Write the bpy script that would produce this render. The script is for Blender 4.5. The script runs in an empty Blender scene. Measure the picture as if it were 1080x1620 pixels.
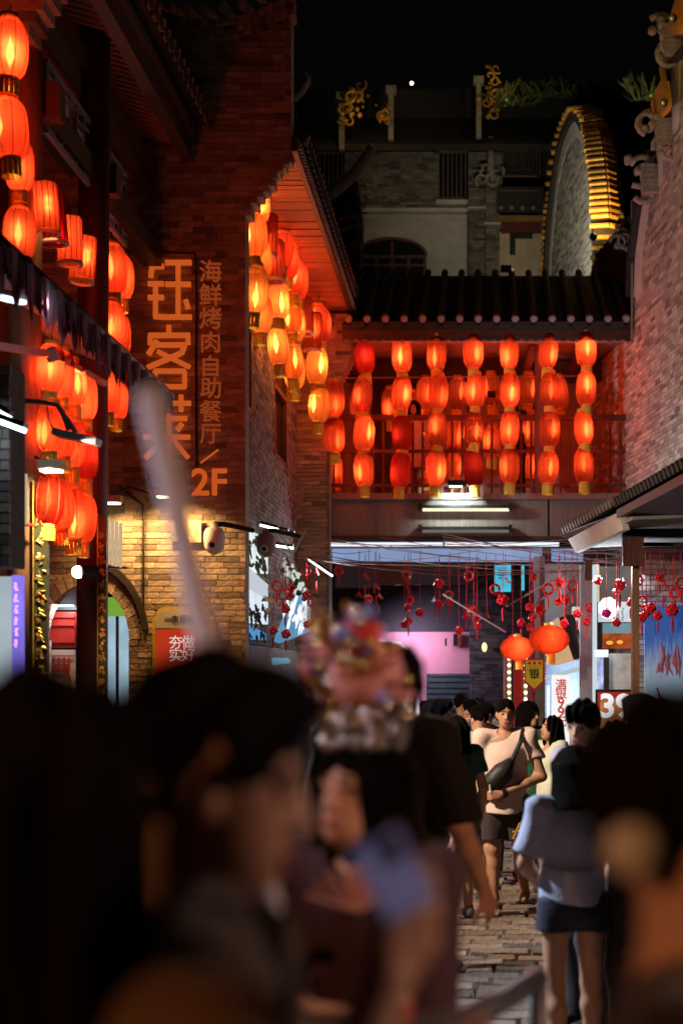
import bpy, math, random
import numpy as np
from mathutils import Vector, Matrix

# ------------------------------------------------------------------ camera, sky, exposure
SC = bpy.context.scene
F, CX, CY, HC = 2250.0, 755.0, 1065.0, 1.95      # focal length in photo pixels, vanishing point, eye height
cd = bpy.data.cameras.new('camera')
cam = bpy.data.objects.new('camera', cd); SC.collection.objects.link(cam); SC.camera = cam
cam.location = (0, 0, HC); cam.rotation_euler = (math.radians(90), 0, 0)
cd.sensor_fit = 'HORIZONTAL'; cd.sensor_width = 24.0; cd.lens = F / 1080 * 24
cd.shift_x = -(CX - 540) / 1080; cd.shift_y = (CY - 810) / 1080
cd.clip_start = 0.05; cd.clip_end = 500
cd.dof.use_dof = True; cd.dof.focus_distance = 14.5; cd.dof.aperture_fstop = 1.6
W = bpy.data.worlds.new('World'); SC.world = W; W.use_nodes = True
bg = W.node_tree.nodes['Background']; bg.inputs[0].default_value = (1.0, 0.88, 0.95, 1); bg.inputs[1].default_value = 0.0013
SC.view_settings.view_transform = 'Standard'; SC.view_settings.look = 'None'
SC.view_settings.exposure = 0; SC.view_settings.gamma = 1; SC.view_settings.use_curve_mapping = False
cy = SC.cycles
cy.use_denoising = True; cy.max_bounces = 6; cy.diffuse_bounces = 3; cy.glossy_bounces = 2
cy.transmission_bounces = 4; cy.transparent_max_bounces = 10; cy.sample_clamp_indirect = 2.0
cy.caustics_reflective = False; cy.caustics_refractive = False; cy.use_light_tree = True

rnd = random.Random(7)
V = Vector
COL = SC.collection
WL = {}                                            # world position of each object's origin

def P(px, py, Y):                                  # photo pixel at a distance -> world point
    return V(((px - CX) / F * Y, Y, HC + (CY - py) / F * Y))
def s_at(Y): return F / Y
ORD = 'first second third fourth fifth sixth seventh eighth ninth tenth eleventh twelfth thirteenth fourteenth fifteenth sixteenth seventeenth eighteenth nineteenth twentieth'.split()

# ------------------------------------------------------------------ materials
MATS = {}
def N(nt, t, **kw):
    n = nt.nodes.new(t)
    for k, v in kw.items(): setattr(n, k, v)
    return n
def mat(name, col, rough=.7, var=.3, scale=6, bump=.0, metal=0, stretch=None, spec=.4, bscale=None, island=False, sheen=0):
    if name in MATS: return MATS[name]
    m = bpy.data.materials.new(name); m.use_nodes = True; MATS[name] = m
    nt = m.node_tree; b = nt.nodes['Principled BSDF']; L = nt.links.new
    b.inputs['Roughness'].default_value = rough; b.inputs['Metallic'].default_value = metal
    b.inputs['Specular IOR Level'].default_value = spec
    tc = N(nt, 'ShaderNodeTexCoord'); mp = N(nt, 'ShaderNodeMapping')
    if stretch: mp.inputs['Scale'].default_value = stretch
    L(tc.outputs['Object'], mp.inputs['Vector'])
    no = N(nt, 'ShaderNodeTexNoise'); no.inputs['Scale'].default_value = scale; no.inputs['Detail'].default_value = 6; no.inputs['Roughness'].default_value = .65
    L(mp.outputs[0], no.inputs['Vector'])
    rp = N(nt, 'ShaderNodeValToRGB'); e = rp.color_ramp.elements
    e[0].position = .3; e[1].position = .7
    e[0].color = tuple(c * (1 - var) for c in col) + (1,); e[1].color = tuple(min(1, c * (1 + var)) for c in col) + (1,)
    L(no.outputs['Fac'], rp.inputs[0]); out = rp.outputs[0]
    if island:
        ge = N(nt, 'ShaderNodeNewGeometry'); oi = N(nt, 'ShaderNodeObjectInfo')
        ad = N(nt, 'ShaderNodeMath', operation='ADD'); fr = N(nt, 'ShaderNodeMath', operation='FRACT')
        L(ge.outputs['Random Per Island'], ad.inputs[0]); L(oi.outputs['Random'], ad.inputs[1]); L(ad.outputs[0], fr.inputs[0])
        r2 = N(nt, 'ShaderNodeValToRGB'); r2.color_ramp.interpolation = 'LINEAR'
        q = r2.color_ramp.elements; q[0].color = (.42, .4, .4, 1); q[1].color = (1.45, 1.4, 1.3, 1)
        k = q.new(.18); k.color = (.75, .72, .7, 1); k = q.new(.6); k.color = (1.05, 1, .95, 1)
        L(fr.outputs[0], r2.inputs[0])
        mx = N(nt, 'ShaderNodeMix', data_type='RGBA', blend_type='MULTIPLY'); mx.inputs[0].default_value = 1
        L(out, mx.inputs[6]); L(r2.outputs[0], mx.inputs[7]); out = mx.outputs[2]
    L(out, b.inputs['Base Color'])
    rr = N(nt, 'ShaderNodeMapRange'); rr.inputs[3].default_value = max(.02, rough - .12); rr.inputs[4].default_value = min(1, rough + .12)
    L(no.outputs['Fac'], rr.inputs[0]); L(rr.outputs[0], b.inputs['Roughness'])
    if bump:
        bn = N(nt, 'ShaderNodeTexNoise'); bn.inputs['Scale'].default_value = bscale or scale * 4; bn.inputs['Detail'].default_value = 5
        L(mp.outputs[0], bn.inputs['Vector'])
        bp = N(nt, 'ShaderNodeBump'); bp.inputs['Strength'].default_value = bump; bp.inputs['Distance'].default_value = .02
        L(bn.outputs['Fac'], bp.inputs['Height']); L(bp.outputs[0], b.inputs['Normal'])
    if sheen: b.inputs['Sheen Weight'].default_value = sheen
    return m
def emit(name, col, st, var=0, scale=5):
    if name in MATS: return MATS[name]
    m = bpy.data.materials.new(name); m.use_nodes = True; MATS[name] = m
    nt = m.node_tree; nt.nodes.clear(); L = nt.links.new
    o = N(nt, 'ShaderNodeOutputMaterial'); e = N(nt, 'ShaderNodeEmission')
    e.inputs[0].default_value = col + (1,); e.inputs[1].default_value = st
    if var:
        tc = N(nt, 'ShaderNodeTexCoord'); no = N(nt, 'ShaderNodeTexNoise'); no.inputs['Scale'].default_value = scale
        L(tc.outputs['Object'], no.inputs['Vector']); mr = N(nt, 'ShaderNodeMapRange')
        mr.inputs[1].default_value = .3; mr.inputs[2].default_value = .7
        mr.inputs[3].default_value = st * (1 - var); mr.inputs[4].default_value = st * (1 + var)
        L(no.outputs['Fac'], mr.inputs[0]); L(mr.outputs[0], e.inputs[1])
    L(e.outputs[0], o.inputs[0]); return m
def glow(name, col, st):                            # luminous core that lets the rest of the lantern's light pass
    m = emit(name, col, st); nt = m.node_tree; e = [n for n in nt.nodes if n.type == 'EMISSION'][0]; o = [n for n in nt.nodes if n.type == 'OUTPUT_MATERIAL'][0]
    tp = N(nt, 'ShaderNodeBsdfTransparent'); ad = N(nt, 'ShaderNodeAddShader'); nt.links.new(e.outputs[0], ad.inputs[0]); nt.links.new(tp.outputs[0], ad.inputs[1]); nt.links.new(ad.outputs[0], o.inputs[0]); return m
def fabric_shade(name, col, thru, tcol, ribs=70, mottled=0, core=(1, .5, .2)):   # thin lantern cloth: passes and scatters the light of its bulb
    m = bpy.data.materials.new(name); m.use_nodes = True; MATS[name] = m
    nt = m.node_tree; nt.nodes.clear(); L = nt.links.new
    o = N(nt, 'ShaderNodeOutputMaterial')
    tc = N(nt, 'ShaderNodeTexCoord'); no = N(nt, 'ShaderNodeTexNoise'); no.inputs['Scale'].default_value = 5; no.inputs['Detail'].default_value = 5
    mp = N(nt, 'ShaderNodeMapping'); mp.inputs['Scale'].default_value = (1.5, 1.5, .35); L(tc.outputs['Object'], mp.inputs[0]); L(mp.outputs[0], no.inputs['Vector'])
    wv = N(nt, 'ShaderNodeTexWave', wave_type='BANDS', bands_direction='Z'); wv.inputs['Scale'].default_value = ribs / 6.28; wv.inputs['Distortion'].default_value = .4
    L(tc.outputs['Object'], wv.inputs[0])
    rp = N(nt, 'ShaderNodeValToRGB'); e = rp.color_ramp.elements
    e[0].position = .25; e[1].position = .75
    e[0].color = tuple(c * .72 for c in col) + (1,); e[1].color = tuple(min(1, c * 1.2) for c in col) + (1,)
    L(no.outputs['Fac'], rp.inputs[0])
    mr = N(nt, 'ShaderNodeMapRange'); mr.inputs[3].default_value = .78; mr.inputs[4].default_value = 1.05; L(wv.outputs['Fac'], mr.inputs[0])
    oi = N(nt, 'ShaderNodeObjectInfo'); ov = N(nt, 'ShaderNodeMapRange'); ov.inputs[3].default_value = .62; ov.inputs[4].default_value = 1.25; L(oi.outputs['Random'], ov.inputs[0])
    mo = N(nt, 'ShaderNodeMath', operation='MULTIPLY'); L(mr.outputs[0], mo.inputs[0]); L(ov.outputs[0], mo.inputs[1])
    mm = N(nt, 'ShaderNodeMix', data_type='RGBA', blend_type='MULTIPLY'); mm.inputs[0].default_value = 1
    L(rp.outputs[0], mm.inputs[6]); L(mo.outputs[0], mm.inputs[7]); c_out = mm.outputs[2]
    if mottled:
        n2 = N(nt, 'ShaderNodeTexNoise'); n2.inputs['Scale'].default_value = 28; L(tc.outputs['Object'], n2.inputs['Vector'])
        m2 = N(nt, 'ShaderNodeMapRange'); m2.inputs[1].default_value = .55; m2.inputs[2].default_value = .7; m2.inputs[3].default_value = 1; m2.inputs[4].default_value = .55
        L(n2.outputs['Fac'], m2.inputs[0]); m3 = N(nt, 'ShaderNodeMix', data_type='RGBA', blend_type='MULTIPLY'); m3.inputs[0].default_value = 1
        L(c_out, m3.inputs[6]); L(m2.outputs[0], m3.inputs[7]); c_out = m3.outputs[2]
    tl = N(nt, 'ShaderNodeBsdfTranslucent'); L(c_out, tl.inputs[0])
    df = N(nt, 'ShaderNodeBsdfDiffuse'); L(c_out, df.inputs[0])
    tp = N(nt, 'ShaderNodeBsdfTransparent'); tp.inputs[0].default_value = tcol + (1,)
    m1 = N(nt, 'ShaderNodeMixShader'); m1.inputs[0].default_value = .25; L(tl.outputs[0], m1.inputs[1]); L(df.outputs[0], m1.inputs[2])
    m4 = N(nt, 'ShaderNodeMixShader'); m4.inputs[0].default_value = thru; L(m1.outputs[0], m4.inputs[1]); L(tp.outputs[0], m4.inputs[2])
    L(m4.outputs[0], o.inputs[0]); return m

M = dict(
    brick=mat('brick_tan', (.33, .25, .19), .85, .35, 9, .5, island=True, spec=.25),
    brick_grey=mat('brick_grey', (.2, .185, .175), .85, .3, 9, .5, island=True, spec=.25),
    brick_light=mat('brick_pale', (.4, .38, .36), .85, .25, 9, .4, island=True, spec=.25),
    mortar=mat('mortar', (.4, .36, .32), .9, .3, 12, .3),
    mortar_dark=mat('mortar_dark', (.13, .115, .1), .9, .3, 12, .3),
    wood=mat('wood_dark_red', (.085, .032, .024), .5, .45, 3, .25, stretch=(6, 6, .6), spec=.4),
    woodh=mat('wood_dark_red_across', (.085, .032, .024), .5, .45, 3, .25, stretch=(.6, 6, 6)),
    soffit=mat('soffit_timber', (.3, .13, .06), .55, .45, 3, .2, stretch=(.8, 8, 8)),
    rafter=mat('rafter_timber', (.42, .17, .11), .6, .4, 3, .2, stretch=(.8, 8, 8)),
    panel=mat('panel_grey_brown', (.2, .15, .135), .45, .3, 3, .15, stretch=(8, 8, .7)),
    blackwood=mat('blackwood', (.03, .022, .02), .5, .4, 5, .2),
    brownwood=mat('brown_wood', (.2, .105, .06), .45, .4, 3, .2, stretch=(7, 7, .5)),
    tile=mat('roof_tile', (.035, .032, .032), .7, .4, 9, .3),
    tile_pale=mat('roof_tile_end', (.27, .25, .24), .8, .4, 14, .4),
    tile_gold=mat('glazed_gold_tile', (.55, .3, .06), .45, .35, 9, .3, island=True),
    plaster=mat('plaster_white', (.62, .58, .56), .9, .18, 3, .2),
    plaster_grey=mat('plaster_grey', (.3, .3, .32), .9, .2, 2, .2),
    cream=mat('plaster_cream', (.62, .5, .34), .9, .2, 3, .2),
    pinkwall=mat('plaster_pink', (.6, .32, .43), .85, .12, 2, .1),
    black=mat('black_metal', (.018, .018, .02), .4, .3, 8, 0, .3),
    iron=mat('dark_iron', (.04, .03, .03), .5, .3, 8, 0, .4),
    steel=mat('grey_steel', (.4, .4, .42), .4, .2, 8, 0, .7),
    white=mat('white_paint', (.75, .74, .72), .5, .1, 5),
    cream_paint=mat('cream_paint', (.72, .62, .42), .5, .12, 5),
    goldpaint=mat('gold_paint', (.75, .48, .12), .38, .3, 12, .2, .6),
    yellowpaper=mat('yellow_paper', (.72, .48, .06), .7, .3, 18),
    board_green=mat('board_dark_green', (.05, .055, .03), .35, .4, 5, .1),
    red=mat('red_lacquer', (.42, .025, .02), .4, .25, 5),
    redcloth=mat('red_cloth', (.5, .02, .025), .7, .25, 8),
    redcharm=mat('red_charm_plastic', (.75, .015, .025), .25, .3, 20, 0, 0, spec=.6),
    maroon=mat('maroon_cloth', (.3, .04, .09), .9, .4, 6, .3, sheen=.2),
    awning=mat('awning_canvas', (.42, .4, .4), .8, .15, 4, .1),
    pole=mat('pale_pole', (.62, .58, .66), .5, .1, 3),
    wire=mat('wire', (.1, .08, .08), .6, .2, 9),
    wire_pale=mat('wire_pale', (.35, .25, .24), .6, .2, 9),
    stone=mat('paving_stone', (.21, .175, .15), .5, .45, 7, 1.0, bscale=26, island=True),
    ground=mat('paving_bed', (.1, .09, .08), .9, .3, 5, .3),
    sign_red=emit('sign_letter_orange', (.95, .15, .022), .58),
    glass=mat('dark_glass', (.02, .022, .03), .08, .2, 2, 0, 0, spec=.7),
    plantg=mat('leaf_green', (.05, .07, .012), .6, .5, 9),
    stonecarve=mat('carved_stone', (.36, .32, .29), .85, .4, 10, .5),
)
for nm, c in dict(skin=(.55, .3, .2), skin_dark=(.42, .22, .14)).items(): M[nm] = mat(nm, c, .5, .1, 10, .05)
M['hair'] = mat('hair_black', (.005, .004, .004), .6, .5, 6, .8, spec=.03, stretch=(9, 9, 1.2), bscale=30)
M['hair_brown'] = mat('hair_brown', (.011, .006, .0045), .6, .5, 6, .8, spec=.03, stretch=(9, 9, 1.2), bscale=30)
def cloth(name, c): return mat('cloth_' + name, c, .85, .14, 5, .25, bscale=60, sheen=.1)

# ------------------------------------------------------------------ mesh building
class MB:
    def __init__(s): s.v = []; s.f = []; s.fm = []; s.mi = 0
    def add(s, vs, fs):
        b = len(s.v); s.v += [tuple(p) for p in vs]
        for f in fs: s.f.append(tuple(i + b for i in f)); s.fm.append(s.mi)
        return s
    def obox(s, c, ax, ay, az):
        c = V(c); ax, ay, az = V(ax), V(ay), V(az)
        vs = [c + ax * i + ay * j + az * k for i in (-1, 1) for j in (-1, 1) for k in (-1, 1)]
        fs = [(0, 1, 3, 2), (4, 6, 7, 5), (0, 4, 5, 1), (2, 3, 7, 6), (0, 2, 6, 4), (1, 5, 7, 3)]
        if ax.cross(ay).dot(az) < 0: fs = [f[::-1] for f in fs]
        return s.add(vs, fs)
    def box(s, a, b):
        a, b = V(a), V(b); c = (a + b) / 2; h = (b - a) / 2
        return s.obox(c, (abs(h.x), 0, 0), (0, abs(h.y), 0), (0, 0, abs(h.z)))
    def fr(s, x0, y0, x1, y1, Y, d=.05):           # box facing the street: photo rectangle at distance Y, depth d
        return s.box(P(x0, y0, Y), P(x1, y1, Y) + V((0, d, 0)))
    def bar(s, a, b, w, h, up=(0, 0, 1)):
        a, b = V(a), V(b); d = b - a; L = d.length
        if L < 1e-6: return s
        d /= L; up = V(up)
        if abs(d.dot(up)) > .98: up = V((0, 1, 0))
        sd = d.cross(up).normalized(); u = sd.cross(d)
        return s.obox((a + b) / 2, d * L / 2, sd * w / 2, u * h / 2)
    def tube(s, pts, r, n=8, cap=True):
        pts = [V(p) for p in pts]; rs = r if isinstance(r, (list, tuple)) else [r] * len(pts)
        vs = []; fs = []
        pu = None
        for i, p in enumerate(pts):
            d = (pts[min(i + 1, len(pts) - 1)] - pts[max(i - 1, 0)]).normalized()
            if pu is None: pu = V((0, 0, 1)) if abs(d.z) < .9 else V((1, 0, 0))
            sd = d.cross(pu).normalized(); pu = sd.cross(d)
            for k in range(n):
                a = 2 * math.pi * k / n; vs.append(p + (sd * math.cos(a) + pu * math.sin(a)) * rs[i])
        for i in range(len(pts) - 1):
            for k in range(n):
                fs.append((i * n + k, i * n + (k + 1) % n, (i + 1) * n + (k + 1) % n, (i + 1) * n + k))
        if cap: fs.append(tuple(range(n))[::-1]); fs.append(tuple(range((len(pts) - 1) * n, len(pts) * n)))
        return s.add(vs, fs)
    def lathe(s, c, prof, n=16, flute=0, nf=0, cap=False):
        c = V(c); vs = []; fs = []; m = len(prof)
        for r, z in prof:
            for k in range(n):
                a = 2 * math.pi * k / n; rr = r * (1 + (flute * math.cos(nf * a) if nf else 0))
                vs.append(c + V((rr * math.cos(a), rr * math.sin(a), z)))
        for i in range(m - 1):
            for k in range(n): fs.append((i * n + k, i * n + (k + 1) % n, (i + 1) * n + (k + 1) % n, (i + 1) * n + k))
        if cap: fs.append(tuple(range(n))[::-1]); fs.append(tuple(range((m - 1) * n, m * n)))
        return s.add(vs, fs)
    def prism(s, poly, vec):
        n = len(poly); a = [V(p) for p in poly]; vec = V(vec)
        vs = a + [p + vec for p in a]
        fs = [tuple(range(n))[::-1], tuple(range(n, 2 * n))] + [(i, (i + 1) % n, n + (i + 1) % n, n + i) for i in range(n)]
        nn = V((0, 0, 0))
        for i in range(n): nn += a[i].cross(a[(i + 1) % n])
        if nn.dot(vec) < 0: fs = [f[::-1] for f in fs]
        return s.add(vs, fs)
    def ball(s, c, r, n=8, m=6):
        r = r if isinstance(r, (tuple, list)) else (r, r, r)
        c = V(c); vs = []; fs = []
        for i in range(m + 1):
            t = math.pi * (i / m * .98 + .01)
            for k in range(n):
                a = 2 * math.pi * k / n
                vs.append(c + V((r[0] * math.sin(t) * math.cos(a), r[1] * math.sin(t) * math.sin(a), r[2] * math.cos(t))))
        for i in range(m):
            for k in range(n): fs.append((i * n + k, (i + 1) * n + k, (i + 1) * n + (k + 1) % n, i * n + (k + 1) % n))
        return s.add(vs, fs)
    def mesh(s, name, mats, smooth=False):
        me = bpy.data.meshes.new(name); me.from_pydata(s.v, [], s.f)
        for m in (mats if isinstance(mats, (list, tuple)) else [mats]): me.materials.append(m)
        me.polygons.foreach_set('material_index', s.fm)
        if smooth: me.polygons.foreach_set('use_smooth', [True] * len(s.f))
        me.update(); return me
    def build(s, name, m, parent=None, smooth=False, kind=None, label=None, cat=None, group=None):
        a = np.array(s.v); lo, hi = a.min(0), a.max(0)
        c = V(((lo[0] + hi[0]) / 2, (lo[1] + hi[1]) / 2, lo[2]))
        s.v = [(p[0] - c.x, p[1] - c.y, p[2] - c.z) for p in s.v]
        o = bpy.data.objects.new(name, s.mesh(name, m, smooth)); COL.objects.link(o)
        place(o, c, parent); tag(o, label, cat, group, kind); return o

def place(o, c, parent=None):
    WL[o] = V(c)
    if parent is not None: o.parent = parent; o.location = V(c) - WL[parent]
    else: o.location = c
def tag(o, label=None, cat=None, group=None, kind=None):
    if label: o['label'] = label
    if cat: o['category'] = cat
    if group: o['group'] = group
    if kind: o['kind'] = kind
    return o
def thing(name, label, cat, loc, group=None):
    o = bpy.data.objects.new(name, None); COL.objects.link(o); o.empty_display_size = .1
    place(o, V(loc), None); return tag(o, label, cat, group)
def inst(name, me, loc, parent, scale=None, rot=None):
    o = bpy.data.objects.new(name, me); COL.objects.link(o); place(o, loc, parent)
    if scale: o.scale = scale
    if rot: o.rotation_euler = rot
    return o
def lamp(kind, loc, energy, col, parent=None, target=None, size=.05, spot=None, blend=.5, sizey=None):
    l = bpy.data.lights.new('lamp', kind); l.energy = energy; l.color = col
    if kind == 'AREA':
        l.shape = 'RECTANGLE'; l.size = size; l.size_y = sizey or size
    else: l.shadow_soft_size = size
    if spot: l.spot_size = math.radians(spot); l.spot_blend = blend
    o = bpy.data.objects.new('lamp', l); COL.objects.link(o); place(o, V(loc), parent)
    if target is not None: o.rotation_euler = (V(target) - V(loc)).to_track_quat('-Z', 'Y').to_euler()
    return o
_tc = {}
def text_mb(mb, body, size, O, u=(1, 0, 0), v=(0, 0, 1), ext=.004, bold=0, center=True):
    key = (body, ext, bold)
    if key not in _tc:
        c = bpy.data.curves.new('lettering', 'FONT'); c.body = body; c.size = 1; c.extrude = ext / size; c.offset = bold; c.resolution_u = 3
        o = bpy.data.objects.new('lettering', c); COL.objects.link(o)
        me = bpy.data.meshes.new_from_object(o.evaluated_get(bpy.context.evaluated_depsgraph_get()))
        vs = [tuple(x.co) for x in me.vertices]; fs = [tuple(p.vertices) for p in me.polygons]
        bpy.data.objects.remove(o); bpy.data.curves.remove(c); bpy.data.meshes.remove(me)
        _tc[key] = (vs, fs)
    vs, fs = _tc[key]
    if not vs: return mb
    a = np.array(vs); lo, hi = a.min(0), a.max(0); c = (lo + hi) / 2 if center else np.zeros(3)
    O, u, v = V(O), V(u), V(v); n = u.cross(v)
    return mb.add([O + u * (p[0] - c[0]) * size + v * (p[1] - c[1]) * size + n * (p[2] - c[2]) * size for p in vs], fs)

def brick_wall(parent, O, u, n, z0, z1, spans, mat_b, mat_m, depth=.24, solo=None, limit=300, bl=.235, bh=.054, j=.01, skip=None):
    """courses of real bricks on a mortar core; spans(z) -> list of (u0, u1) that are solid."""
    O, u, n = V(O), V(u), V(n); up = V((0, 0, 1))
    core = MB(); rest = MB(); cands = []
    rows = int((z1 - z0) / (bh + j)); r = random.Random(3)
    for i in range(rows):
        za = z0 + i * (bh + j); zc = za + (bh + j) / 2
        for (a, b) in spans(zc):
            if b - a < .03: continue
            core.obox(O + u * (a + b) / 2 + up * zc - n * (depth / 2 + .008), u * (b - a) / 2, n * (depth / 2), up * (bh + j) / 2)
            x = a - (bl + j) * (.5 if i % 2 else 0) - r.random() * .05
            while x < b:
                L = bl if r.random() < .8 else bl * .5
                p, q = max(x, a), min(x + L, b)
                if q - p > .03:
                    pr = r.uniform(-.003, .006)
                    c = O + u * (p + q) / 2 + up * zc + n * (pr - .011)
                    if not (skip and skip((p + q) / 2, zc)): cands.append((c, (q - p) / 2))
                x += L + j
    if solo:
        ins = [k for k in cands if solo(k[0])]; r.shuffle(ins); ins.sort(key=lambda k: -k[1]); ins = ins[:limit]
    else: ins = []
    ids = set(id(k) for k in ins)
    b0 = MB().obox((0, 0, 0), u, n * .014, up * bh / 2); me = b0.mesh('brick', mat_b)
    meshes = {}
    for c, hw in ins:
        k = round(hw, 2)
        if k not in meshes: meshes[k] = MB().obox((0, 0, 0), u * max(hw, .01), n * .014, up * bh / 2).mesh('brick', mat_b)
        inst('brick', meshes[k], c, parent)
    for k in cands:
        if id(k) not in ids: rest.obox(k[0], u * k[1], n * .014, up * bh / 2)
    core.build('mortar', mat_m, parent)
    if rest.v: rest.build('brickwork', mat_b, parent, kind='stuff')

# ------------------------------------------------------------------ ground
g = MB(); g.box((-14, -4, -.3), (14, 60, -.06)); ground = g.build('ground', M['ground'], kind='structure')
pav = bpy.data.objects.new('pavement', None); COL.objects.link(pav); place(pav, V((0, 9, -.06))); pav['kind'] = 'structure'
pv = [MB().add(*(lambda w, d, t: ([(-w, -d, 0), (w, -d, 0), (w, d, 0), (-w, d, 0), (-w + .012, -d + .012, t), (w - .012, -d + .012, t), (w - .012, d - .012, t), (-w + .012, d - .012, t)],
      [(0, 1, 5, 4), (1, 2, 6, 5), (2, 3, 7, 6), (3, 0, 4, 7), (4, 5, 6, 7)]))(w, .088, .06)).mesh('paving_stone', M['stone']) for w in (.1, .15, .21)]
cnt = 0; far = MB(); yy = 5.3
while yy < 30:
    x = -3.4 - rnd.random() * .4
    while x < 3.6:
        k = rnd.randrange(3); w = (.1, .15, .21)[k]; cx = x + w
        seen = -.25 < cx < .75 and 7.5 < yy < 14.5
        if seen and cnt < 290:
            o = inst('paving_stone', pv[k], V((cx, yy, -.06 + rnd.uniform(-.011, .011))), pav, rot=(rnd.uniform(-.025, .025), rnd.uniform(-.025, .025), rnd.uniform(-.02, .02))); cnt += 1
        else:
            z = -.06; t = .06 + rnd.uniform(-.01, .01)
            far.box((cx - w, yy - .088, z), (cx + w, yy + .088, z + t))
        x += 2 * w + .012
    yy += .186
far.build('distant_paving', M['stone'], pav, kind='stuff')
st = MB(); st.box((-8, -3, -.05), (5, 5.12, .3)); stp = st.build('stone_step', M['stone'], kind='structure')

exec_parts = True
# ------------------------------------------------------------------ brick gable with the restaurant sign
YS = 15.2
gable = thing('brick_gable', 'tall brick gable wall carrying the orange restaurant lettering, lit red above and yellow below', 'wall', P(290, 1065, YS) - V((0, 0, HC)))
XR = P(388, 0, YS).x; XT = P(460, 0, YS).x; XL = -5.6
zc0 = P(0, 338, YS).z; zc1 = P(0, 238, YS).z
acx, arw = P(137, 0, YS).x, .45; zsp = P(0, 1012, YS).z; zap = P(0, 925, YS).z
def topz(x):
    t = (x - P(205, 0, YS).x) / (XT - P(205, 0, YS).x); t = max(0, min(1, t))
    return P(0, 8, YS).z - .27 * math.sin(math.pi * t) ** .9
def gspans(z):
    nst = 8
    if z < zc0: xr = XR
    elif z > zc1: xr = XT
    else: xr = XR + (XT - XR) * math.ceil((z - zc0) / (zc1 - zc0) * nst) / nst
    a, b = XL, xr
    if z > P(0, 50, YS).z:
        xs = [XL + i * (xr - XL) / 80 for i in range(81)]
        ok = [x for x in xs if topz(x) - .1 > z]
        if not ok: return []
        runs = []
        for x in ok:
            if runs and x - runs[-1][1] < (xr - XL) / 79: runs[-1][1] = x
            else: runs.append([x, x])
        return [tuple(q) for q in runs if q[1] - q[0] > .05]
    if z < zap + .14:
        ro = arw + .13
        if z < zsp: w = ro - .13
        else:
            q = (z - zsp) / (zap + .12 - zsp); w = ro * math.sqrt(max(0, 1 - q * q))
        if w > .02: return [(a, acx - w), (acx + w, b)]
    return [(a, b)]
vis = lambda c: P(190, 0, YS).x < c.x < XT and P(0, 1000, YS).z < c.z < P(0, 350, YS).z
brick_wall(gable, (0, YS, 0), (1, 0, 0), (0, -1, 0), 0, P(0, 0, YS).z + .3, gspans, M['brick'], M['mortar'], .24, solo=vis)
# voussoirs of the arch
for i in range(17):
    a = math.pi * (i + .5) / 17; q = MB(); ra, rb = arw + .005, arw + .125; kz = (zap - zsp) / arw
    for_ = [(acx + r_ * math.cos(t), zsp + r_ * math.sin(t) * kz) for r_, t in ((ra, a - .085), (rb, a - .085), (rb, a + .085), (ra, a + .085))]
    q.prism([(x, YS - .012, z) for x, z in for_], (0, .2, 0)); q.build('voussoir', M['brick'], gable)
q = MB()
for i in range(15):
    a0 = math.pi * (.04 + .42 * i / 15); a1 = math.pi * (.04 + .42 * (i + 1) / 15); r_ = arw + .19; kz = (zap - zsp) / arw
    q.prism([(acx + rr * math.cos(t), YS - .06, zsp + rr * math.sin(t) * kz) for rr, t in ((r_ - .03, a0), (r_ + .03, a0), (r_ + .03, a1), (r_ - .03, a1))], (0, .1, 0))
q.build('arch_trim', M['blackwood'], gable)
# curved coping with tiles along the top
cop = MB(); x0 = P(195, 0, YS).x; nseg = 24
for i in range(nseg):
    xa, xb = x0 + (XT + .04 - x0) * i / nseg, x0 + (XT + .04 - x0) * (i + 1) / nseg
    for k, (dz, dy) in enumerate(((-.1, .02), (-.035, .045), (.03, .075))):
        cop.prism([(xa + .004, YS - dy, topz(xa) + dz), (xb - .004, YS - dy, topz(xb) + dz), (xb - .004, YS - dy, topz(xb) + dz + .058), (xa + .004, YS - dy, topz(xa) + dz + .058)], (0, .25, 0))
cop.build('coping', M['brick'], gable)
for i in range(9):
    x = x0 + .1 + i * .2; q = MB(); z = topz(x) + .15
    q.tube([(x, YS - .2, z), (x, YS + .6, z + .2)], .055, 10); q.build('tile', M['tile_pale'], gable)
# pipes and cables on the wall
q = MB(); q.tube([P(228, 1000, YS) + V((0, -.03, 0)), P(228, 800, YS) + V((0, -.03, 0)), P(215, 790, YS) + V((0, -.03, 0)), P(190, 770, YS) + V((0, -.03, 0))], .012, 6)
q.tube([P(170, 400, YS) + V((0, -.03, 0)), P(240, 400, YS) + V((0, -.035, 0)), P(310, 402, YS) + V((0, -.03, 0)), P(312, 480, YS) + V((0, -.03, 0)), P(311, 560, YS) + V((0, -.04, 0)), P(312, 740, YS) + V((0, -.03, 0))], .012, 6)
q.build('wall_cable', M['black'], gable)

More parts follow.
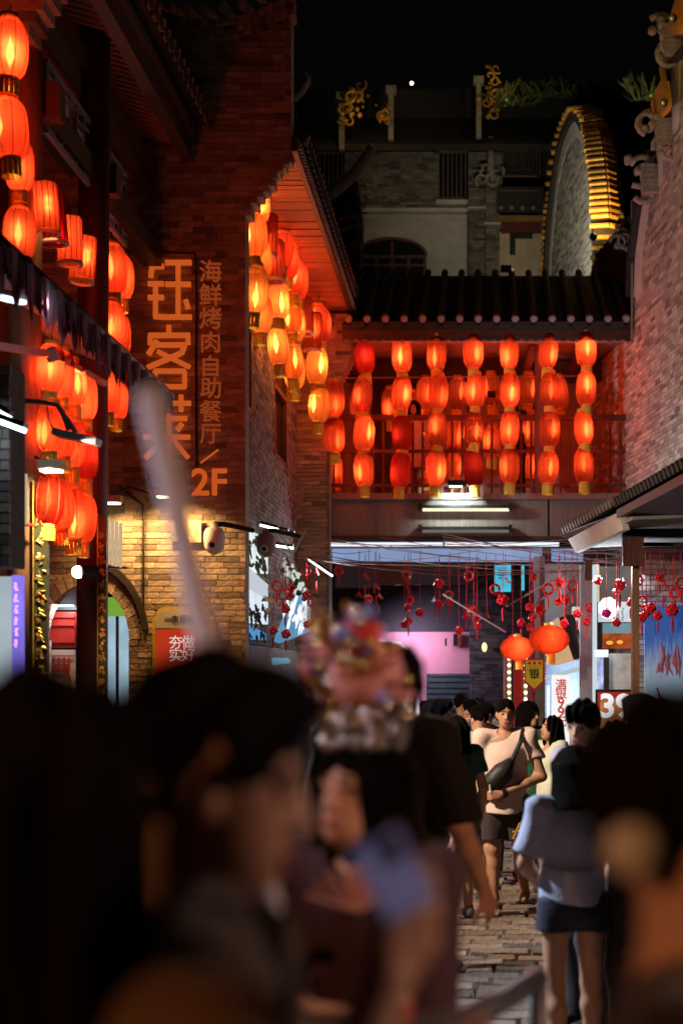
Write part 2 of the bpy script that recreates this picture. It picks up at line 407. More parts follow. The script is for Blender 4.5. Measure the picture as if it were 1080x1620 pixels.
# the big stroke lettering
sl = thing('sign_lettering', 'three large orange stroke characters fixed upright on the brick gable', 'sign', P(268, 740, YS) + V((0, -.05, 0)))
def zz(x, y): return (200 + x / 3, 380 + y / 3)
STR = [[((132, 80), (120, 182)), ((126, 130), (182, 130)), ((108, 212), (182, 212)), ((143, 212), (143, 376)), ((108, 277), (182, 277)), ((136, 368), (176, 368)), ((190, 112), (313, 112)), ((250, 112), (250, 368)), ((190, 215), (310, 215)), ((165, 370), (314, 370)), ((286, 288), (298, 330))],
       [((206, 408), (206, 448)), ((110, 456), (306, 456)), ((118, 456), (118, 502)), ((297, 456), (297, 500)), ((152, 480), (108, 548)), ((142, 502), (286, 502)), ((281, 502), (266, 545)), ((266, 540), (104, 610)), ((152, 532), (306, 608)), ((136, 626), (286, 626)), ((136, 700), (286, 700)), ((141, 626), (141, 704)), ((281, 626), (281, 704))],
       [((104, 778), (310, 778)), ((160, 738), (160, 818)), ((264, 738), (264, 818)), ((124, 850), (292, 850)), ((146, 872), (166, 908)), ((270, 872), (244, 908)), ((88, 938), (306, 938)), ((206, 828), (206, 1062)), ((188, 950), (94, 1038)), ((226, 950), (298, 1038))]]
for ch in STR:
    q = MB()
    for k, (a, b) in enumerate(ch):
        A = P(*zz(*a), YS) + V((0, -.05 - .0005 * k, 0)); B = P(*zz(*b), YS) + V((0, -.05 - .0005 * k, 0)); q.bar(A, B, .045, .05)
        # a bar's width lies in the wall plane
    q.build('character', M['sign_red'], sl)
M['sign_dim'] = emit('sign_letter_dim_orange', (.9, .14, .03), .28)
sl2 = thing('sign_lettering', 'narrow orange column of small serif characters ending in 2F on the brick gable', 'sign', P(333, 785, YS) + V((0, -.04, 0)))
for c, y, sz in (('海', 430, .25), ('鲜', 467, .25), ('烤', 504, .25), ('肉', 542, .24), ('自', 580, .24), ('助', 614, .24), ('餐', 651, .25), ('厅', 687, .24)):
    q = MB(); text_mb(q, c, sz, P(334, y, YS) + V((0, -.035, 0)), ext=.02); q.build('character', M['sign_dim'], sl2)
q = MB(); q.bar(P(318, 733, YS) + V((0, -.03, 0)), P(346, 712, YS) + V((0, -.03, 0)), .03, .014); q.build('slash', M['sign_red'], sl2)
q = MB(); text_mb(q, '2F', .4, P(332, 763, YS) + V((0, -.035, 0)), ext=.025, bold=.012); q.build('numeral', M['sign_red'], sl2)

# doorway behind the arch
dw = thing('arched_doorway', 'arched doorway with red panel and lattice door behind the timber column', 'door', P(147, 1065, YS + .35) - V((0, 0, HC)))
MB().fr(60, 968, 118, 1025, YS + .3, .08).build('red_panel', M['red'], dw)
for y in (972, 985, 1012): MB().fr(60, y, 118, y + 5, YS + .275, .03).build('rail', M['red'], dw)
MB().fr(60, 1028, 118, 1200, YS + .3, .05).build('door_leaf', M['plaster'], dw)
q = MB()
for x in (84, 92, 100, 108): q.fr(x, 1040, x + 2, 1062, YS + .28, .02)
for a, b in (((76, 1038), (118, 1038)), ((84, 1052), (110, 1052)), ((84, 1062), (108, 1062)), ((74, 1080), (88, 1052)), ((112, 1080), (104, 1052))):
    q.bar(P(*a, YS + .28), P(*b, YS + .28), .014, .016)
q.build('lattice', M['red'], dw)
MB().fr(165, 962, 204, 1200, YS + .45, .05).build('glowing_room_wall', emit('blue_white_glow', (.55, .8, .95), .55, .3, 3), dw)
MB().fr(165, 945, 204, 975, YS + .42, .02).build('green_transom', emit('green_glow', (.35, .7, .08), .5), dw)
MB().fr(183, 975, 187, 1200, YS + .4, .03).build('door_jamb', M['iron'], dw)
MB().fr(40, 900, 165, 965, YS + .5, .05).build('dim_room_wall', M['plaster_grey'], dw)
MB().fr(90, 957, 116, 960, YS + .4, .03).build('tube_light', emit('tube_white', (.8, .95, 1), 4), dw)
lamp('AREA', P(110, 958, YS + .2), 8, (.85, .95, 1), dw, P(100, 1100, YS + .25), .5, sizey=.1)

# ------------------------------------------------------------------ left timber building
XC = -3.45
tb = thing('timber_building', 'dark red timber shop front with columns, lattice panels and deep raftered eave', 'building', (XC, 12, 0))
cols = []
for pxc, Y, w in ((38, 10.9, .25), (146, 12.55, .27)):
    X = (pxc - CX) / F * Y; q = MB(); q.tube([(X, Y, .0), (X, Y, 4), (X + .03, Y, 8.6)], w / 2, 16)
    cols.append(q.build('column', M['wood'] if pxc > 100 else M['brownwood'], tb, smooth=True))
# eave: fascia, soffit rafters, tiles
zf = 1.95 + 5.5; Xf = -3.05
Y0, Y1 = 8.0, 15.1
q = MB(); q.obox(((Xf - .03), (Y0 + Y1) / 2, zf + .06), (.05, 0, .02), (0, (Y1 - Y0) / 2, 0), (-.02, 0, .14)); q.build('fascia_board', M['woodh'], tb)
q = MB(); q.obox((Xf + .04, (Y0 + Y1) / 2, zf + .2), (.04, 0, 0), (0, (Y1 - Y0) / 2, 0), (0, 0, .05)); q.build('fascia_cap', M['wood'], tb)
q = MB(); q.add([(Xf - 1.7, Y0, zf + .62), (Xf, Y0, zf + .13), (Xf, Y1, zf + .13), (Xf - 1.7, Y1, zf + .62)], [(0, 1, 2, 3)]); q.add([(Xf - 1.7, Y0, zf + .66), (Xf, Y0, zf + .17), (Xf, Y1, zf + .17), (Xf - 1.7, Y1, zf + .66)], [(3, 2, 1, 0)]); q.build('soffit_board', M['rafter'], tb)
y = Y0
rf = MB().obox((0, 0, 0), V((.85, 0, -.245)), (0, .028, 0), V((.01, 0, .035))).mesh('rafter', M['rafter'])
while y < Y1:
    inst('rafter', rf, V((Xf - .85, y, zf + .33)), tb); y += .125
tl = MB(); tl.tube([(0, 0, 0), (-.9, 0, .35)], .05, 8); tl.lathe((0, 0, 0), [(0, 0)], 3) if False else None
tlm = tl.mesh('tile', M['tile'])
te = MB(); te.tube([(.012, 0, -.01), (-.02, 0, .0)], .062, 10); tem = te.mesh('tile_end', M['tile_pale'])
td = MB(); td.prism([(.0, -.06, .02), (.0, .06, .02), (.0, .04, -.06), (.0, 0, -.09), (.0, -.04, -.06)], (.02, 0, 0)); tdm = td.mesh('drip_tile', M['tile'])
def eave_tiles(parent, X, Ya, Yb, z, pitch=.2, back=None):
    y = Ya
    while y < Yb:
        inst('tile', tlm, V((X, y, z)), parent); inst('tile_end', tem, V((X + .01, y, z)), parent)
        inst('drip_tile', tdm, V((X + .02, y + pitch / 2, z - .02)), parent); y += pitch
eave_tiles(tb, Xf + .2, Y0, Y1, zf + .36, .21)
q = MB(); q.add([(Xf + .18, Y0, zf + .3), (Xf - 1.5, Y0, zf + 1.0), (Xf - 1.5, Y1, zf + 1.0), (Xf + .18, Y1, zf + .3)], [(0, 1, 2, 3), (3, 2, 1, 0)][:1]); q.build('roof_deck', M['tile'], tb)
# facade wall far behind the columns
MB().box((-5.0, 6, 0), (-4.75, 15, 9)).build('shop_wall', M['wood'], tb)
# box beam + lattice panels between columns
def on_x(px, py, X): Y = X * F / (px - CX); return P(px, py, Y)
def lattice(pa, pb, y_top, y_bot, X, nv=6):
    ya, yb = X * F / (pa - CX), X * F / (pb - CX)
    zt, zb = P(pa, y_top, ya).z, P(pa, y_bot, ya).z
    q = MB(); t = .014
    for i in range(nv + 1):
        yv = ya + (yb - ya) * i / nv; q.box((X - t, yv - t, zb), (X + t, yv + t, zt))
    for z in (zb, zt, ): q.box((X - .02, ya, z - .02), (X + .02, yb, z + .02))
    r = random.Random(5)
    for i in range(nv):
        yv0 = ya + (yb - ya) * i / nv; yv1 = ya + (yb - ya) * (i + 1) / nv
        for k in range(3):
            z = zb + (zt - zb) * (k + .3 + .5 * ((i * 37 + k * 11) % 5) / 5) / 3; q.box((X - t * .8, yv0, z - .012), (X + t * .8, yv1, z + .012))
    fr_ = q.build('lattice_panel', M['plaster_grey'], tb)
    r = random.Random(2)
    for i in range(nv):
        if i % 2 == 0:
            yv0 = ya + (yb - ya) * (i + .12) / nv; yv1 = ya + (yb - ya) * (i + .88) / nv
            z = zb + (zt - zb) * (.25 + .5 * (i % 3) / 2); MB().box((X - .008, yv0, z - .08), (X + .008, yv1, z + .08)).build('inset_block', M['plaster'], fr_)
lattice(72, 152, 95, 205, XC + .06, 7); lattice(172, 198, 240, 355, XC, 4)
ya, yb = XC * F / (60 - CX), XC * F / (200 - CX)
za = P(95, 238, XC * F / (95 - CX)).z
MB().box((XC - .1, ya, za), (XC + .1, 12.4, za + .2)).build('box_beam', M['blackwood'], tb)
MB().box((XC - .1, 12.7, za), (XC + .1, 15.1, za + .2)).build('box_beam', M['blackwood'], tb)
MB().box((XC - .06, 8, za + .95), (XC + .06, 15.1, za + 1.1)).build('top_beam', M['wood'], tb)
MB().box((XC - .02, 8.5, P(70, 90, 11.3).z + .12), (XC + .02, 15.1, P(70, 90, 11.3).z + .6)).build('frieze_board', M['wood'], tb)
for yv in (11.15, 12.9): MB().box((XC - .05, yv - .16, za - .02), (XC + .22, yv + .0, za + .25)).build('bracket', M['wood'], tb)
# couplet boards with gold brush strokes
for (x0, x1, y0, y1, Y, lab) in ((53, 75, 762, 1130, 10.75, 'dark green couplet board with gold brush characters on the leftmost column'), (155, 168, 815, 1130, 12.35, 'narrow dark couplet board with gold brush characters beside the middle column')):
    b = thing('couplet_board', lab, 'sign', P((x0 + x1) / 2, y1, Y))
    MB().fr(x0, y0, x1, y1, Y, .05).build('board', M['board_green'], b)
    MB().fr(x0 - 1.5, y0 - 2, x0, y1, Y - .01, .06).build('edge', M['goldpaint'], b)
    r = random.Random(int(x0)); yv = y0 + 30; w = x1 - x0
    while yv < y1 - 20:
        q = MB(); cx = (x0 + x1) / 2; hgt = w * .95
        for k in range(10):
            a = (cx + r.uniform(-.3, .25) * w, yv + r.uniform(-.5, .4) * hgt); bb = (a[0] + r.uniform(-.25, .35) * w, a[1] + r.uniform(-.1, .5) * hgt)
            q.tube([P(*a, Y) + V((0, -.004, 0)), P((a[0] + bb[0]) / 2 + r.uniform(-2, 2), (a[1] + bb[1]) / 2, Y) + V((0, -.006, 0)), P(*bb, Y) + V((0, -.004, 0))], [.012, .009, .004], 5)
        q.build('brush_character', M['goldpaint'], b); yv += hgt * 1.25 + 4
# upper-left neighbouring corbel
cb = thing('brick_corbel', 'stepped brick corbel at the very top left corner beside the first lantern', 'wall', P(50, 60, 10.5))
for i in range(5): MB().fr(-40, -42 + i * 19, 90 - i * 11, -24 + i * 19, 10.5 + .02 * i, .3).build('brick_course', M['brick'], cb)

# far-left lit brick pier, sign box
pr = thing('brick_pier', 'pale blue-lit brick pier at the left edge below the tube lamps', 'wall', (P(0, 0, 8.6).x, 8.6, 2.6))
brick_wall(pr, (-3.6, 8.6, 0), (1, 0, 0), (0, -1, 0), 2.6, 3.85, lambda z: [(0, P(14, 0, 8.6).x + 3.6)], M['brick_light'], M['mortar_dark'], .3, solo=lambda c: True, limit=80)
sb = thing('light_box_sign', 'slim white light box with purple lettering at the lower left edge', 'sign', P(20, 1100, 8.9))
MB().fr(-6, 912, 18, 1100, 8.9, .1).build('white_face', emit('cool_white_face', (.72, .85, .95), .55, .15, 2), sb)
MB().fr(18.5, 910, 31, 1100, 8.88, .1).build('purple_face', emit('violet_face', (.3, .22, 1.0), .9, .3, 4), sb)
q = MB(); r = random.Random(4)
for i in range(6):
    for k in range(4): q.fr(21 + r.uniform(0, 3), 922 + i * 18 + k * 3.4, 26 + r.uniform(0, 3), 924 + i * 18 + k * 3.4, 8.87, .006)
q.build('lettering', emit('pink_letter', (1, .45, .9), 1.6), sb)

# awning with fringed valance
aw = thing('shop_awning', 'sloping shop awning with a ragged maroon valance hanging below its front bar', 'awning', (-2.75, 10.6, 4.3))
XA = -2.7; zA = 1.95 + 2.4
q = MB(); q.tube([(XA, 8.0, zA + .05), (XA, 12.55, zA + .05)], .035, 10); q.ball((XA, 8.5, zA + .05), .05); q.build('front_bar', M['iron'], aw, smooth=True)
q = MB(); q.prism([(XA, 7, zA + .03), (XA, 12.5, zA + .03), (XA - 1.0, 12.5, zA + .5), (XA - 1.0, 7, zA + .5)], (0, 0, .03)); q.build('canopy', M['awning'], aw)
q = MB(); q.box((XA - .012, 8.0, zA - .1), (XA + .004, 12.5, zA + .04)); q.build('valance', M['maroon'], aw)
q = MB(); y = 8.0; r = random.Random(8); top = zA + .04
while y < 12.5:
    w = r.uniform(.035, .07); d = r.uniform(.2, .33) if y < 12.1 else r.uniform(.1, .2); x = XA + .02 + .018 * math.sin(y * 21)
    q.add([(x, y, top), (x + .006 * math.sin(y * 50), y + w, top), (x + r.uniform(-.02, .02), y + w * r.uniform(.8, 1.1), top - d * .7), (x, y + w * .5, top - d), (x + r.uniform(-.02, .02), y - w * .05, top - d * .72)], [(0, 1, 2, 3, 4)])
    q.add([(x + .004, y, top), (x + .004, y + w, top), (x + .004, y + w, top - d * .7), (x + .004, y + w * .5, top - d), (x + .004, y, top - d * .7)], [(4, 3, 2, 1, 0)])
    y += w * .55
q.build('valance_fringe', M['maroon'], aw)
q = MB(); q.bar(P(-20, 545, 9.4), P(80, 560, 10.6), .07, .05); q.bar(P(80, 560, 10.6), P(165, 607, 12.2), .05, .045); q.tube([P(78, 553, 10.55), P(86, 568, 10.6)], .05, 8); q.build('folding_arm', M['steel'], aw)

# lamps on the left
lamp('AREA', P(14, 478, 8.75), 6, (.8, .88, 1), None, P(60, 470, 10.5), .5, sizey=.06).name = 'awning_tube_glow'
def bar_lamp(label, a, b, Y, emitm, th=.05, Yb=None, name='tube_lamp'):
    t = thing(name, label, 'lamp', P((a[0] + b[0]) / 2, (a[1] + b[1]) / 2, Y), None)
    A, B = P(*a, Y), P(*b, Yb or Y); q = MB(); q.bar(A, B, .09, .035); q.build('housing', M['black'], t)
    q = MB(); q.bar(A + V((0, -.02, -.03)), B + V((0, -.02, -.03)), .05, .025); q.build('tube', emitm, t); return t
EW = emit('led_cool', (.75, .88, 1), 7)
bar_lamp('bright white tube lamp at the left edge, upper of two on the pale pier', (-12, 636), (18, 655), 8.4, EW)
bar_lamp('bright white tube lamp at the left edge, lower of two on the pale pier', (-10, 655), (41, 674), 8.3, EW)
bar_lamp('white tube lamp under the awning canvas at the upper left edge', (-12, 460), (38, 472), 8.6, emit('led_soft', (.7, .85, 1), 3), Yb=8.9)
fl = thing('floodlight', 'black floodlight on a bent arm hanging before the red lanterns', 'lamp', P(120, 695, 10.2))
q = MB(); q.tube([P(15, 632, 10.2), P(70, 636, 10.2), P(90, 640, 10.2), P(100, 655, 10.2), P(108, 680, 10.2)], .018, 8); q.tube([P(104, 660, 10.2), P(120, 684, 10.2)], .018, 8); q.build('arm', M['black'], fl)
q = MB(); q.bar(P(87, 684, 10.2), P(156, 700, 10.2), .16, .05); q.build('housing', M['black'], fl)
q = MB(); q.tube([P(74, 640, 10.18), P(78, 668, 10.18), P(90, 684, 10.18)], .006, 5); q.build('cable', M['black'], fl)
def small_spot(label, pts, Y, head, hd, m_face):
    t = thing('spot_lamp', label, 'lamp', P(*head, Y)); q = MB(); q.tube([P(*p, Y) for p in pts], .012, 6); q.build('arm', M['black'], t)
    q = MB(); c = P(*head, Y); q.bar(c - V((hd, 0, 0)), c + V((hd, 0, 0)), .12, .07); q.build('housing', M['cream_paint'], t)
    q = MB(); q.bar(c + V((-hd * .8, -.01, -.045)), c + V((hd * .8, -.01, -.045)), .1, .012); q.build('lens', m_face, t); return t
WARM = emit('lamp_warm', (1, .78, .42), 9)
t = small_spot('beige spot lamp on the leftmost column above the lower lanterns', [(55, 722), (70, 732), (88, 733)], 10.5, (82, 736), .09, WARM)
lamp('SPOT', P(82, 745, 10.4), 170, (1, .7, .36), t, P(50, 1000, 10.9), .04, 140, .8)
t = small_spot('warm spot lamp on the gable between the columns and the pole', [(235, 780), (205, 770), (190, 778)], YS - .25, (176, 790), .11, WARM)
lamp('SPOT', P(178, 800, YS - .35), 60, (1, .58, .2), t, P(215, 960, YS), .05, 135, .7)
t = small_spot('warm spot lamp whose beam washes the gable beside the pole', [(232, 742), (240, 770), (256, 774)], YS - .3, (262, 780), .1, WARM)
lamp('SPOT', P(264, 790, YS - .45), 105, (1, .58, .2), t, P(285, 930, YS), .05, 130, .7)
t = thing('spot_lamp', 'black cylindrical spot lamp with glaring white lens on the middle column', 'lamp', P(135, 905, 12.2))
q = MB(); q.tube([P(150, 904, 12.25), P(124, 905, 12.1)], .06, 14); q.build('housing', M['black'], t, smooth=False)
q = MB(); q.tube([P(124, 905, 12.1) , P(123, 905, 12.08)], .052, 14); q.build('lens', emit('lens_white', (1, .95, .88), 25), t)
# cream fluted wall lamps
for (xc, yc, hh, Y, ww, lab) in ((30, 783, 84, 10.6, 28, 'cream ribbed wall lamp on the leftmost column'), (181, 856, 74, 12.9, 26, 'cream ribbed wall lamp right of the middle column')):
    t = thing('wall_lamp', lab, 'lamp', P(xc, yc + hh / 2, Y)); s = s_at(Y)
    for i in range(4):
        q = MB(); x = xc - ww / 2 + ww * (i + .5) / 4; q.tube([P(x, yc - hh / 2 + i * 3, Y), P(x, yc + hh / 2 + i * 1.5 - 3, Y), P(x + 1.5, yc + hh / 2 + i * 1.5, Y)], ww / 9 / s, 8)
        q.build('rib', emit('cream_lamp_glow', (1, .74, .45), .55), t, smooth=True)
    q = MB(); q.fr(xc - ww / 2, yc + hh / 2 + 3, xc + ww / 2 + 4, yc + hh / 2 + 6, Y, .1); q.build('base_rim', M['red'], t)

# red menu sign with arched cream head
ms = thing('menu_board', 'red menu board with arched cream heading and yellow edge on the gable', 'sign', P(280, 1120, YS - .2))
Ym = YS - .2
def arch_poly(x0, x1, y0, y1, c): return [(x0, y1), (x0, y0 + 2 * c), (x0 + c * .6, y0 + 1.6 * c), (x0 + c, y0 + .4 * c), (x0 + 2 * c, y0), (x1 - 2 * c, y0), (x1 - c, y0 + .4 * c), (x1 - c * .6, y0 + 1.6 * c), (x1, y0 + 2 * c), (x1, y1)]
q = MB(); q.prism([P(x, y, Ym) for x, y in arch_poly(241, 336, 960, 1130, 9)], (0, .185, 0)); q.build('frame', mat('yellow_edge', (.75, .5, .06), .5), ms)
q = MB(); q.prism([P(x, y, Ym - .006) for x, y in arch_poly(245, 332, 963, 994, 8)], (0, .005, 0)); q.build('heading', M['cream_paint'], ms)
q = MB(); q.fr(247, 996, 330, 1130, Ym - .008, .007); q.build('red_face', emit('red_face_lit', (.85, .06, .02), .55), ms)
q = MB()
for c, x, y in (('夯', 278, 1016), ('做', 298, 1016), ('实', 278, 1036), ('好', 298, 1036)): text_mb(q, c, .15, P(x, y, Ym - .012), ext=.002)
q.build('lettering', emit('letter_white', (1, .9, .8), .8), ms)
q = MB()
for c, x in (('一', 266, ), ('东', 277), ('西', 290), ('家', 302)): text_mb(q, c, .085, P(x, 979, Ym - .01), ext=.002)
q.build('heading_lettering', M['black'], ms)
# notices and dome camera
nb = thing('notice_plate', 'pale tilted notice plate on the gable right of the pole', 'sign', P(311, 858, YS - .1)); q = MB(); q.fr(298, 823, 318, 858, YS - .08, .03); q.build('plate', M['cream_paint'], nb)
nb = thing('notice_plate', 'narrow steel conduit box on the gable left of the pole', 'sign', P(277, 858, YS - .1)); q = MB(); q.fr(271, 823, 283, 857, YS - .08, .07); q.build('box', M['steel'], nb)
def dome_cam(label, px, py, Y, m1, w=17):
    t = thing('dome_camera', label, 'camera', P(px, py + 30, Y)); s = s_at(Y); c = P(px, py, Y); k = w / s
    q = MB(); q.lathe(c, [(.001, k * 1.65), (k * .35, k * 1.6), (k * .38, k * 1.25), (k * .75, k * 1.1), (k * .95, k * .7), (k, k * .1), (k * .97, -.15 * k)], 20); q.build('housing', m1, t, smooth=True)
    q = MB(); q.lathe(c, [(k * .97, -k * .15), (k * .9, -k * .7), (k * .6, -k * 1.15), (.002, -k * 1.35)], 20); q.build('dome', m1, t, smooth=True)
    q = MB(); f = c + V((0, -k * .93, -k * .45)); q.tube([f + V((0, .05, 0)), f + V((0, -.01, -.005))], k * .42, 14); q.build('lens_ring', M['white'], t)
    q = MB(); q.tube([f + V((0, .03, 0)), f + V((0, -.016, -.008))], k * .25, 12); q.build('lens', M['glass'], t)
    q = MB(); q.tube([c + V((0, 0, k * 1.5)), c + V((k * .9, .05, k * 1.55)), c + V((k * 3.2, .3, k * 1.2))], k * .25, 8); q.build('bracket', M['black'], t)
dome_cam('white dome camera on the brick gable beside its right corner', 339, 855, YS - .32, M['white'])

# ------------------------------------------------------------------ second left building (facade along the street)
XF = -2.75
tb2 = thing('brick_shop_house', 'brick shop house behind the gable with planked eave over its hanging lanterns', 'building', (XF, 18.5, 0))
winA = (19.05, 20.45, P(0, 775, 20).z, P(0, 600, 20).z)
def fspans(z):
    out = [(0, 6.2)]
    return out
def sp2(z):
    y0 = 15.46; segs = [(0.0, 21.66 - y0)]
    for (a, b, zb, zt) in ((19.2, 20.5, 4.9, 6.6), (16.95, 17.35, 5.1, 6.9)):
        if zb < z < zt:
            ns = []
            for s0, s1 in segs:
                if a - y0 > s0: ns.append((s0, min(s1, a - y0)))
                if b - y0 < s1: ns.append((max(s0, b - y0), s1))
            segs = ns
    return segs
brick_wall(tb2, (XF, 15.46, 0), (0, 1, 0), (1, 0, 0), 2.3, 7.5, sp2, M['brick_grey'], M['mortar'], .2)
for (a, b, zb, zt) in ((19.2, 20.5, 4.9, 6.6), (16.95, 17.35, 5.1, 6.9)):
    q = MB(); q.box((XF - .1, a, zb), (XF - .06, b, zt)); w = q.build('window', M['glass'], tb2)
    q = MB()
    for (p, r_, zz0, zz1) in ((a, a + .07, zb, zt), (b - .07, b, zb, zt), (a, b, zt - .07, zt), (a, b, zb, zb + .06), (a, b, zb + (zt - zb) * .55, zb + (zt - zb) * .55 + .07)): q.box((XF - .055, p, zz0), (XF + .01, r_, zz1))
    q.build('frame', M['wood'], w)
q = MB(); q.box((XF - .1, 19.3, 5.9), (XF - .05, 20.4, 6.5)); q.build('lit_pane', emit('red_pane', (.6, .06, .02), .25), tb2)
MB().box((XF - .2, 21.66, 0), (XF - .1, 25, 8)).build('rear_wall', M['brick_grey'], tb2)
# soffit planks
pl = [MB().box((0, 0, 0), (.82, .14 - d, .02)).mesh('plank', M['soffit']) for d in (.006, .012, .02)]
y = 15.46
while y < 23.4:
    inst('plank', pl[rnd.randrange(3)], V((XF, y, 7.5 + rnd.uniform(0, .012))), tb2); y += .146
MB().box((-1.96, 15.0, 7.46), (-1.9, 23.4, 7.62)).build('fascia_board', M['blackwood'], tb2)
MB().box((XF - .6, 15.46, 7.64), (-1.9, 23.4, 7.7)).build('roof_deck', M['tile'], tb2)
eave_tiles(tb2, -1.86, 15.5, 23.4, 7.76, .2)
q = MB(); y = 15.05
while y < 23.4: q.box((-1.9, y, 7.5), (-1.86, y + .05, 7.56)); y += .1
q.build('dentil_trim', M['tile_pale'], tb2, kind='stuff')
for i, (px, py) in enumerate(((392, 330), (401, 318), (411, 308), (424, 290), (433, 279), (442, 268), (452, 257))): MB().fr(px - 5, py - 5, px + 5, py + 3, YS - .03, .06).build('corbel_cap', M['tile_pale'], tb2)
# pier next to the footbridge
pe = thing('brick_pier', 'tall dark brick pier at the left end of the lantern bridge', 'wall', (-2.5, 21.72, 0))
XP0, XP1 = P(470, 0, 21.72).x, P(520, 0, 21.72).x
brick_wall(pe, (XP0, 21.72, 0), (1, 0, 0), (0, -1, 0), 2.2, 7.48, lambda z: [(0, XP1 - XP0 + (0 if z < 6.1 else min(.35, (z - 6.1) * .5)))], M['brick'], M['mortar'], .5, solo=lambda c: c.z > 3.2, limit=200)
q = MB(); q.tube([(XP1 + .015, 21.7, 2.5), (XP1 + .015, 21.7, 6.0)], .02, 8); q.build('downpipe', M['steel'], pe)

# ------------------------------------------------------------------ footbridge
YB = 22.0; sB = s_at(YB)
br = thing('covered_footbridge', 'covered timber footbridge crossing the lane, hung with rows of red lanterns', 'bridge', P(760, 890, YB))
xa, xb = 516, 1003
MB().fr(xa, 786, 866, 851, YB, .25).build('deck_panel', M['panel'], br)
MB().fr(869, 786, xb, 851, YB + .01, .24).build('deck_panel', M['panel'], br)
MB().fr(xa, 780, xb, 790, YB - .06, .1).build('deck_cap', M['panel'], br)
MB().fr(xa, 848, xb, 853, YB - .03, .06).build('deck_sill', M['woodh'], br)
MB().box(P(xa, 795, YB + .25), P(1008, 782, YB + .25) + V((0, 2.4, 0))).build('deck', M['wood'], br)
MB().box(P(xa, 868, YB + .3), P(1008, 864, YB + .3) + V((0, 2.4, 0))).build('underside', M['plaster_grey'], br)
for x in (876, 868): pass
MB().fr(846, 528, 872, 782, YB + .02, .2).build('post', M['wood'], br)
MB().fr(992, 525, 1004, 782, YB + .05, .2).build('post', M['wood'], br)
MB().fr(858, 851, 870, 900, YB + .1, .2).build('post', M['blackwood'], br)
# railing
rl = MB().fr(xa, 656, 1000, 664, YB + .03, .08).build('handrail', M['woodh'], br)
MB().fr(xa, 711, 1000, 716, YB + .045, .05).build('mid_rail', M['woodh'], br)
MB().fr(xa, 765, 1000, 770, YB + .045, .05).build('bottom_rail', M['woodh'], br)
bm = MB().box((-.018, -.018, 0), (.018, .018, 1.12)).mesh('baluster', M['wood'])
x = 528
while x < 1000:
    if not 843 < x < 874: inst('baluster', bm, P(x, 781, YB + .07), br)
    x += 15.6
MB().fr(570, 524, 947, 541, YB - .12, .12).build('lantern_beam', mat('ochre_beam', (.3, .16, .05), .6, .3, 4), br)
MB().fr(xa, 572, 992, 602, YB + 1.6, .2).build('inner_beam', M['blackwood'], br)
MB().box(P(xa, 530, YB + .1), P(1000, 524, YB + .1) + V((0, 2.2, 0))).build('ceiling', mat('ceiling_boards', (.32, .2, .16), .7, .25, 3, stretch=(.6, 8, 8)), br)
for px in (560, 700, 845, 925): q = MB(); q.bar(P(px, 540, YB + .1), P(px, 540, YB + .1) + V((-.1, 1.7, -.15)), .12, .14); q.build('rafter_beam', M['wood'], br)
q = MB(); q.tube([P(xa, 598, YB + 1.4), P(940, 594, YB + 1.4)], .015, 6); q.build('hanging_rod', M['steel'], br)
# roof
zE, zR = P(0, 512, YB - .45).z, P(0, 436, YB + 2).z
XR0, XR1 = P(545, 0, YB).x, P(1004, 0, YB).x
q = MB(); q.prism([(XR0, YB - .4, zE), (XR0, YB + 2, zR), (XR0, YB + 2, zR - .12), (XR0, YB - .4, zE - .08)], (XR1 - XR0, 0, 0)); q.build('roof_deck', M['tile'], br)
q = MB(); q.box((XR0, YB - .38, zE - .24), (XR1, YB - .33, zE - .06)); q.build('fascia_board', M['woodh'], br)
sl_ = (zR - zE) / 2.4
tr = MB(); tr.tube([(0, 0, 0), (0, 2.38, 2.38 * sl_)], .055, 8); trm = tr.mesh('tile_row', M['tile'])
tk = MB(); tk.tube([(0, -.015, -.0), (0, .03, .02)], [.05, .066], 8); tkm = tk.mesh('tile_end', M['tile_pale'])
dk = MB(); dk.prism([(-.12, 0, .03), (.12, 0, .03), (.09, 0, -.05), (0, 0, -.1), (-.09, 0, -.05)][::-1], (0, .03, 0)); dkm = dk.mesh('drip_tile', M['tile'])
i = 0; x = XR0 + .1
while x < XR1:
    inst('tile_row', trm, V((x, YB - .43, zE + .06)), br); inst('tile_end', tkm, V((x, YB - .44, zE + .07)), br, scale=(1, 1, .9 + rnd.random() * .2))
    inst('drip_tile', dkm, V((x + .14, YB - .44, zE + .01)), br); x += .281
# scalloped lower trim
q = MB(); x = XR0
while x < XR1: q.fr_ = None; q.prism([(x, YB - .4, zE - .26), (x + .13, YB - .4, zE - .26), (x + .065, YB - .4, zE - .22)], (0, .03, 0)); x += .14
q.build('eave_trim', M['tile_pale'], br)
# back wall behind the bridge walkway
bw = thing('walkway_wall', 'grey boarded wall behind the bridge walkway with dark posts', 'wall', P(740, 785, 24.6))
for a, b in ((500, 558), (562, 588), (660, 740), (744, 812), (818, 842), (876, 945)): MB().fr(a, 596, b, 790, 24.6, .1).build('wall_panel', M['plaster_grey'], bw)
for a, b in ((557, 563), (587, 662), (739, 745), (811, 819), (842, 876)): MB().fr(a, 590, b, 790, 24.58, .1).build('post', M['blackwood'], bw)
